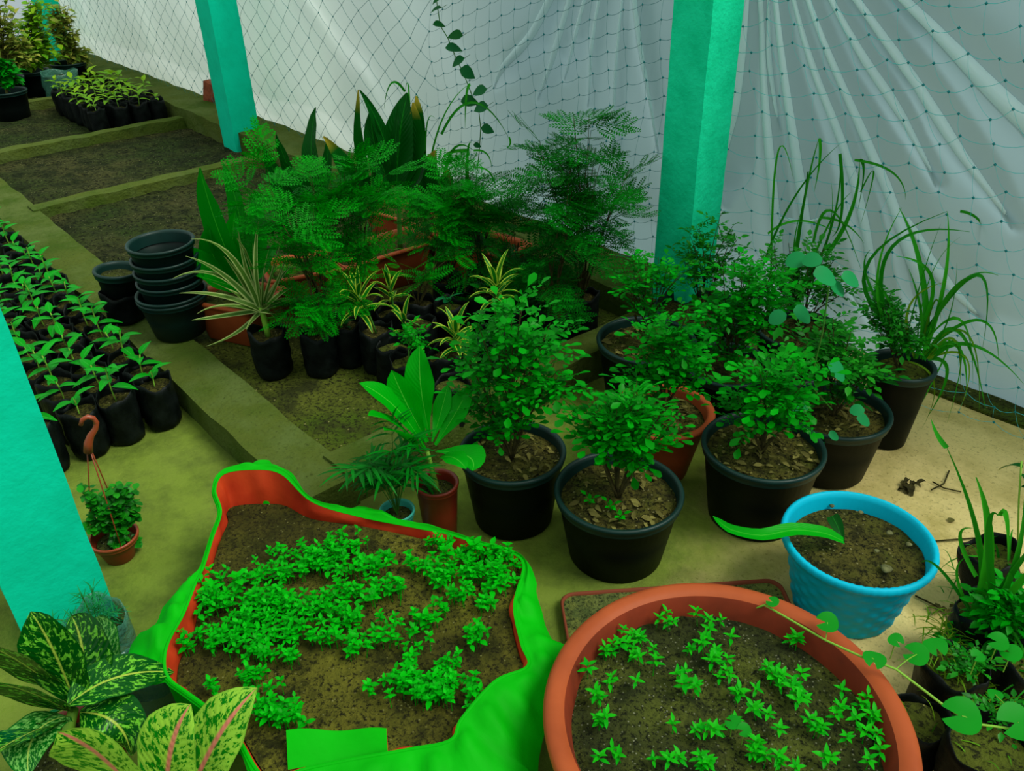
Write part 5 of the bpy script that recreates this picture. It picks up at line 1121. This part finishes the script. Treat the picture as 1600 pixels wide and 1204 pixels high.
blades_px(g, ro, wg, [(1510, 1010, 1535, 880, 1480, 700, 1.5, .08), (1515, 980, 1545, 860, 1525, 745, 2.2, .05), (1555, 960, 1545, 830, 1560, 805, 1.3), (1560, 805, 1572, 810, 1575, 880, 1.2), (1540, 960, 1590, 880, 1640, 830, 1.6), (1545, 970, 1600, 900, 1650, 860, 1.6), (1525, 900, 1500, 840, 1520, 825, .8), (1520, 960, 1470, 890, 1440, 878, .7),
    (1560, 940, 1590, 860, 1600, 780, 1.4), (1540, 985, 1585, 940, 1640, 910, 1.2), (1520, 960, 1495, 900, 1510, 870, .6), (1570, 990, 1600, 960, 1650, 900, 1.3), (1480, 700, 1465, 680, 1455, 655, .9, .1)], random.Random(5), .011)
ob('grass_blades', g, M['grass'], ro)
weedbag('black bag of weeds in front of the tall curved grass', 1540, 960, .15, .060, 332, 14, .10)
weedbag('low black bag of matted yellow weeds beside the orange basin', 1490, 1040, .15, .062, 333, 26, .09, 'grassy', W=.0035)
weedbag('black bag with mossy soil beneath the round vine leaves', 1550, 1170, .18, .072, 334, 5, .07, 'grassy', soil='moss', W=.003)
weedbag('black bag crowded with lobed weeds at the picture edge', 1612, 1040, .17, .060, 335, 16, .12)
weedbag('black bag in the dark gap between the basin and the weeds', 1438, 1122, .12, .052, 336, 6, .07, 'grassy', W=.003)
rp = thing('weed_plant', 'leafy lobed weed spreading over the bags at the sand edge', 'plant', tuple(at(1570, 985, .15))); rng = random.Random(341); g, gs = Geo(), Geo(); wp_ = at(1570, 985, .15)
foliage(g, gs, rng, (0, 0, 0), blobs_px(rp, wp_, [(1560, 960, 32, 12), (1590, 950, 26, 10), (1590, 1000, 28, 9), (1540, 1000, 22, 6), (1580, 1060, 28, 6)]), COMPS, 1.0, 6)
ob('stem', gs, M['stemg'], rp); ob('foliage', g, M['murraya'], rp)
w = at(1590, 850, .14); rq = thing('wilted_seedling', 'thin wilted seedling with a drooping browned leaf at the picture edge', 'plant', (w[0], w[1], .14)); g = Geo(); tube(g, np.array([w, atb(1592, 780, w), atb(1596, 720, w)])-w, .0022, 5); ob('stem', g, M['stemp'], rq)
g = Geo(); T = leafT(.06, .025, 'lance', 6, .3, .6)
for k, (x, y) in enumerate(((1594, 740), (1598, 730), (1596, 760))): g.put(T, frame([(-1)**k*.5, .2, -.4+.3*k], ZUP), atb(x, y, w)-w)
ob('leaves', g, M['broad_tip'], rq)

rng = random.Random(345)
for lab, px, py, z, n, L, mt in (('tuft of matted dry grass on the bags beside the orange basin', 1490, 985, .12, 90, .07, 'grassy'), ('small tuft of dry grass in the dark gap below the round leaves', 1530, 1080, .13, 60, .06, 'grassy'), ('tuft of thin green grass in front of the fallen bag', 1530, 905, .04, 60, .09, 'grass')):
    w = at(px, py, z); g = Geo()
    for _ in range(n): blade(g, (rng.gauss(0, .03), rng.gauss(0, .03), -.01), nz([rng.gauss(0, 1), rng.gauss(0, 1), rng.uniform(.1, .9)]), L*rng.uniform(.4, 1.1), .003, .5, 'grass', 6, .3)
    tag(ob('grass_tuft', g, M[mt], loc=tuple(w)), lab, 'grass')
for k, (lab, px, py, bl) in enumerate((('feathery green weed climbing between the bags and the tall grass', 1585, 1000, [(1570, 980, 26, 7), (1595, 1010, 26, 7), (1560, 1020, 20, 5)]), ('low leafy weed between the two black bags beside the basin', 1520, 1060, [(1520, 1040, 22, 6), (1495, 1060, 18, 4)]), ('low leafy weed at the bottom edge among the bags', 1570, 1150, [(1575, 1110, 24, 6), (1540, 1140, 18, 4), (1595, 1160, 20, 4)]))):
    w = at(px, py, .14); rp = thing('weed_plant', lab, 'plant', tuple(w)); g, gs = Geo(), Geo(); foliage(g, gs, rng, (0, 0, 0), blobs_px(rp, w, bl), COMPS, .7, 5, tr=.0015)
    ob('stem', gs, M['stemg'], rp); ob('foliage', g, M['murraya2'], rp)

# twigs and leaves dropped on the sand
def crumb(name, label, px, py, fn, cat):
    w = at(px, py, .004); g = Geo(); fn(g); o = ob(name, g, M['bark' if cat == 'twig' else 'dry'], loc=tuple(w)); return tag(o, label, cat)
rng = random.Random(351)
def clod(g):
    for _ in range(12):
        p = np.array([rng.uniform(-.014, .018), rng.uniform(-.03, .03), .004]); blade(g, p, [rng.gauss(0, 1), rng.gauss(0, 1), rng.uniform(0, .7)], .03, .014, .6, 'ovate', 6, .6)
o = crumb('dead_leaf', 'dark curled dead leaf on the open sand behind the blue pot', 1415, 760, clod, 'leaf')
o.data.materials[0] = M['bark']
def twig(pts):
    def f(g):
        P = np.array([at(x, y, .006) for x, y in pts]); c = at(pts[0][0], pts[0][1], .004); tube(g, P-c, .0022, 5)
    return f
for lab, pts in [('forked brown twig on the open sand', ((1455, 765), (1475, 755), (1483, 735))), ('short brown twig crossing the forked one', ((1457, 752), (1475, 762), (1502, 768))), ('thin green stem lying across the sand beside the blue pot', ((1460, 845), (1500, 842), (1530, 840))), ('small dark twig on the sand below the blue pot', ((1430, 930), (1450, 940), (1480, 955)))]:
    crumb('twig', lab, pts[0][0], pts[0][1], twig(pts), 'twig')
crumb('dead_leaf', 'flat brown leaf on the sand near the grass', 1483, 815, lambda g: g.put(leafT(.025, .018, 'ovate', 4, .3, .1), np.eye(3), (0, 0, 0)), 'leaf')
crumb('dead_leaf', 'small crumpled leaf on the sand below the blue pot', 1470, 950, lambda g: [g.put(leafT(.02, .012, 'ovate', 3, .5, .3), frame([rng.gauss(0, 1), rng.gauss(0, 1), .2], ZUP), (rng.uniform(-.02, .02), rng.uniform(-.02, .02), .003)) for _ in range(9)], 'leaf')
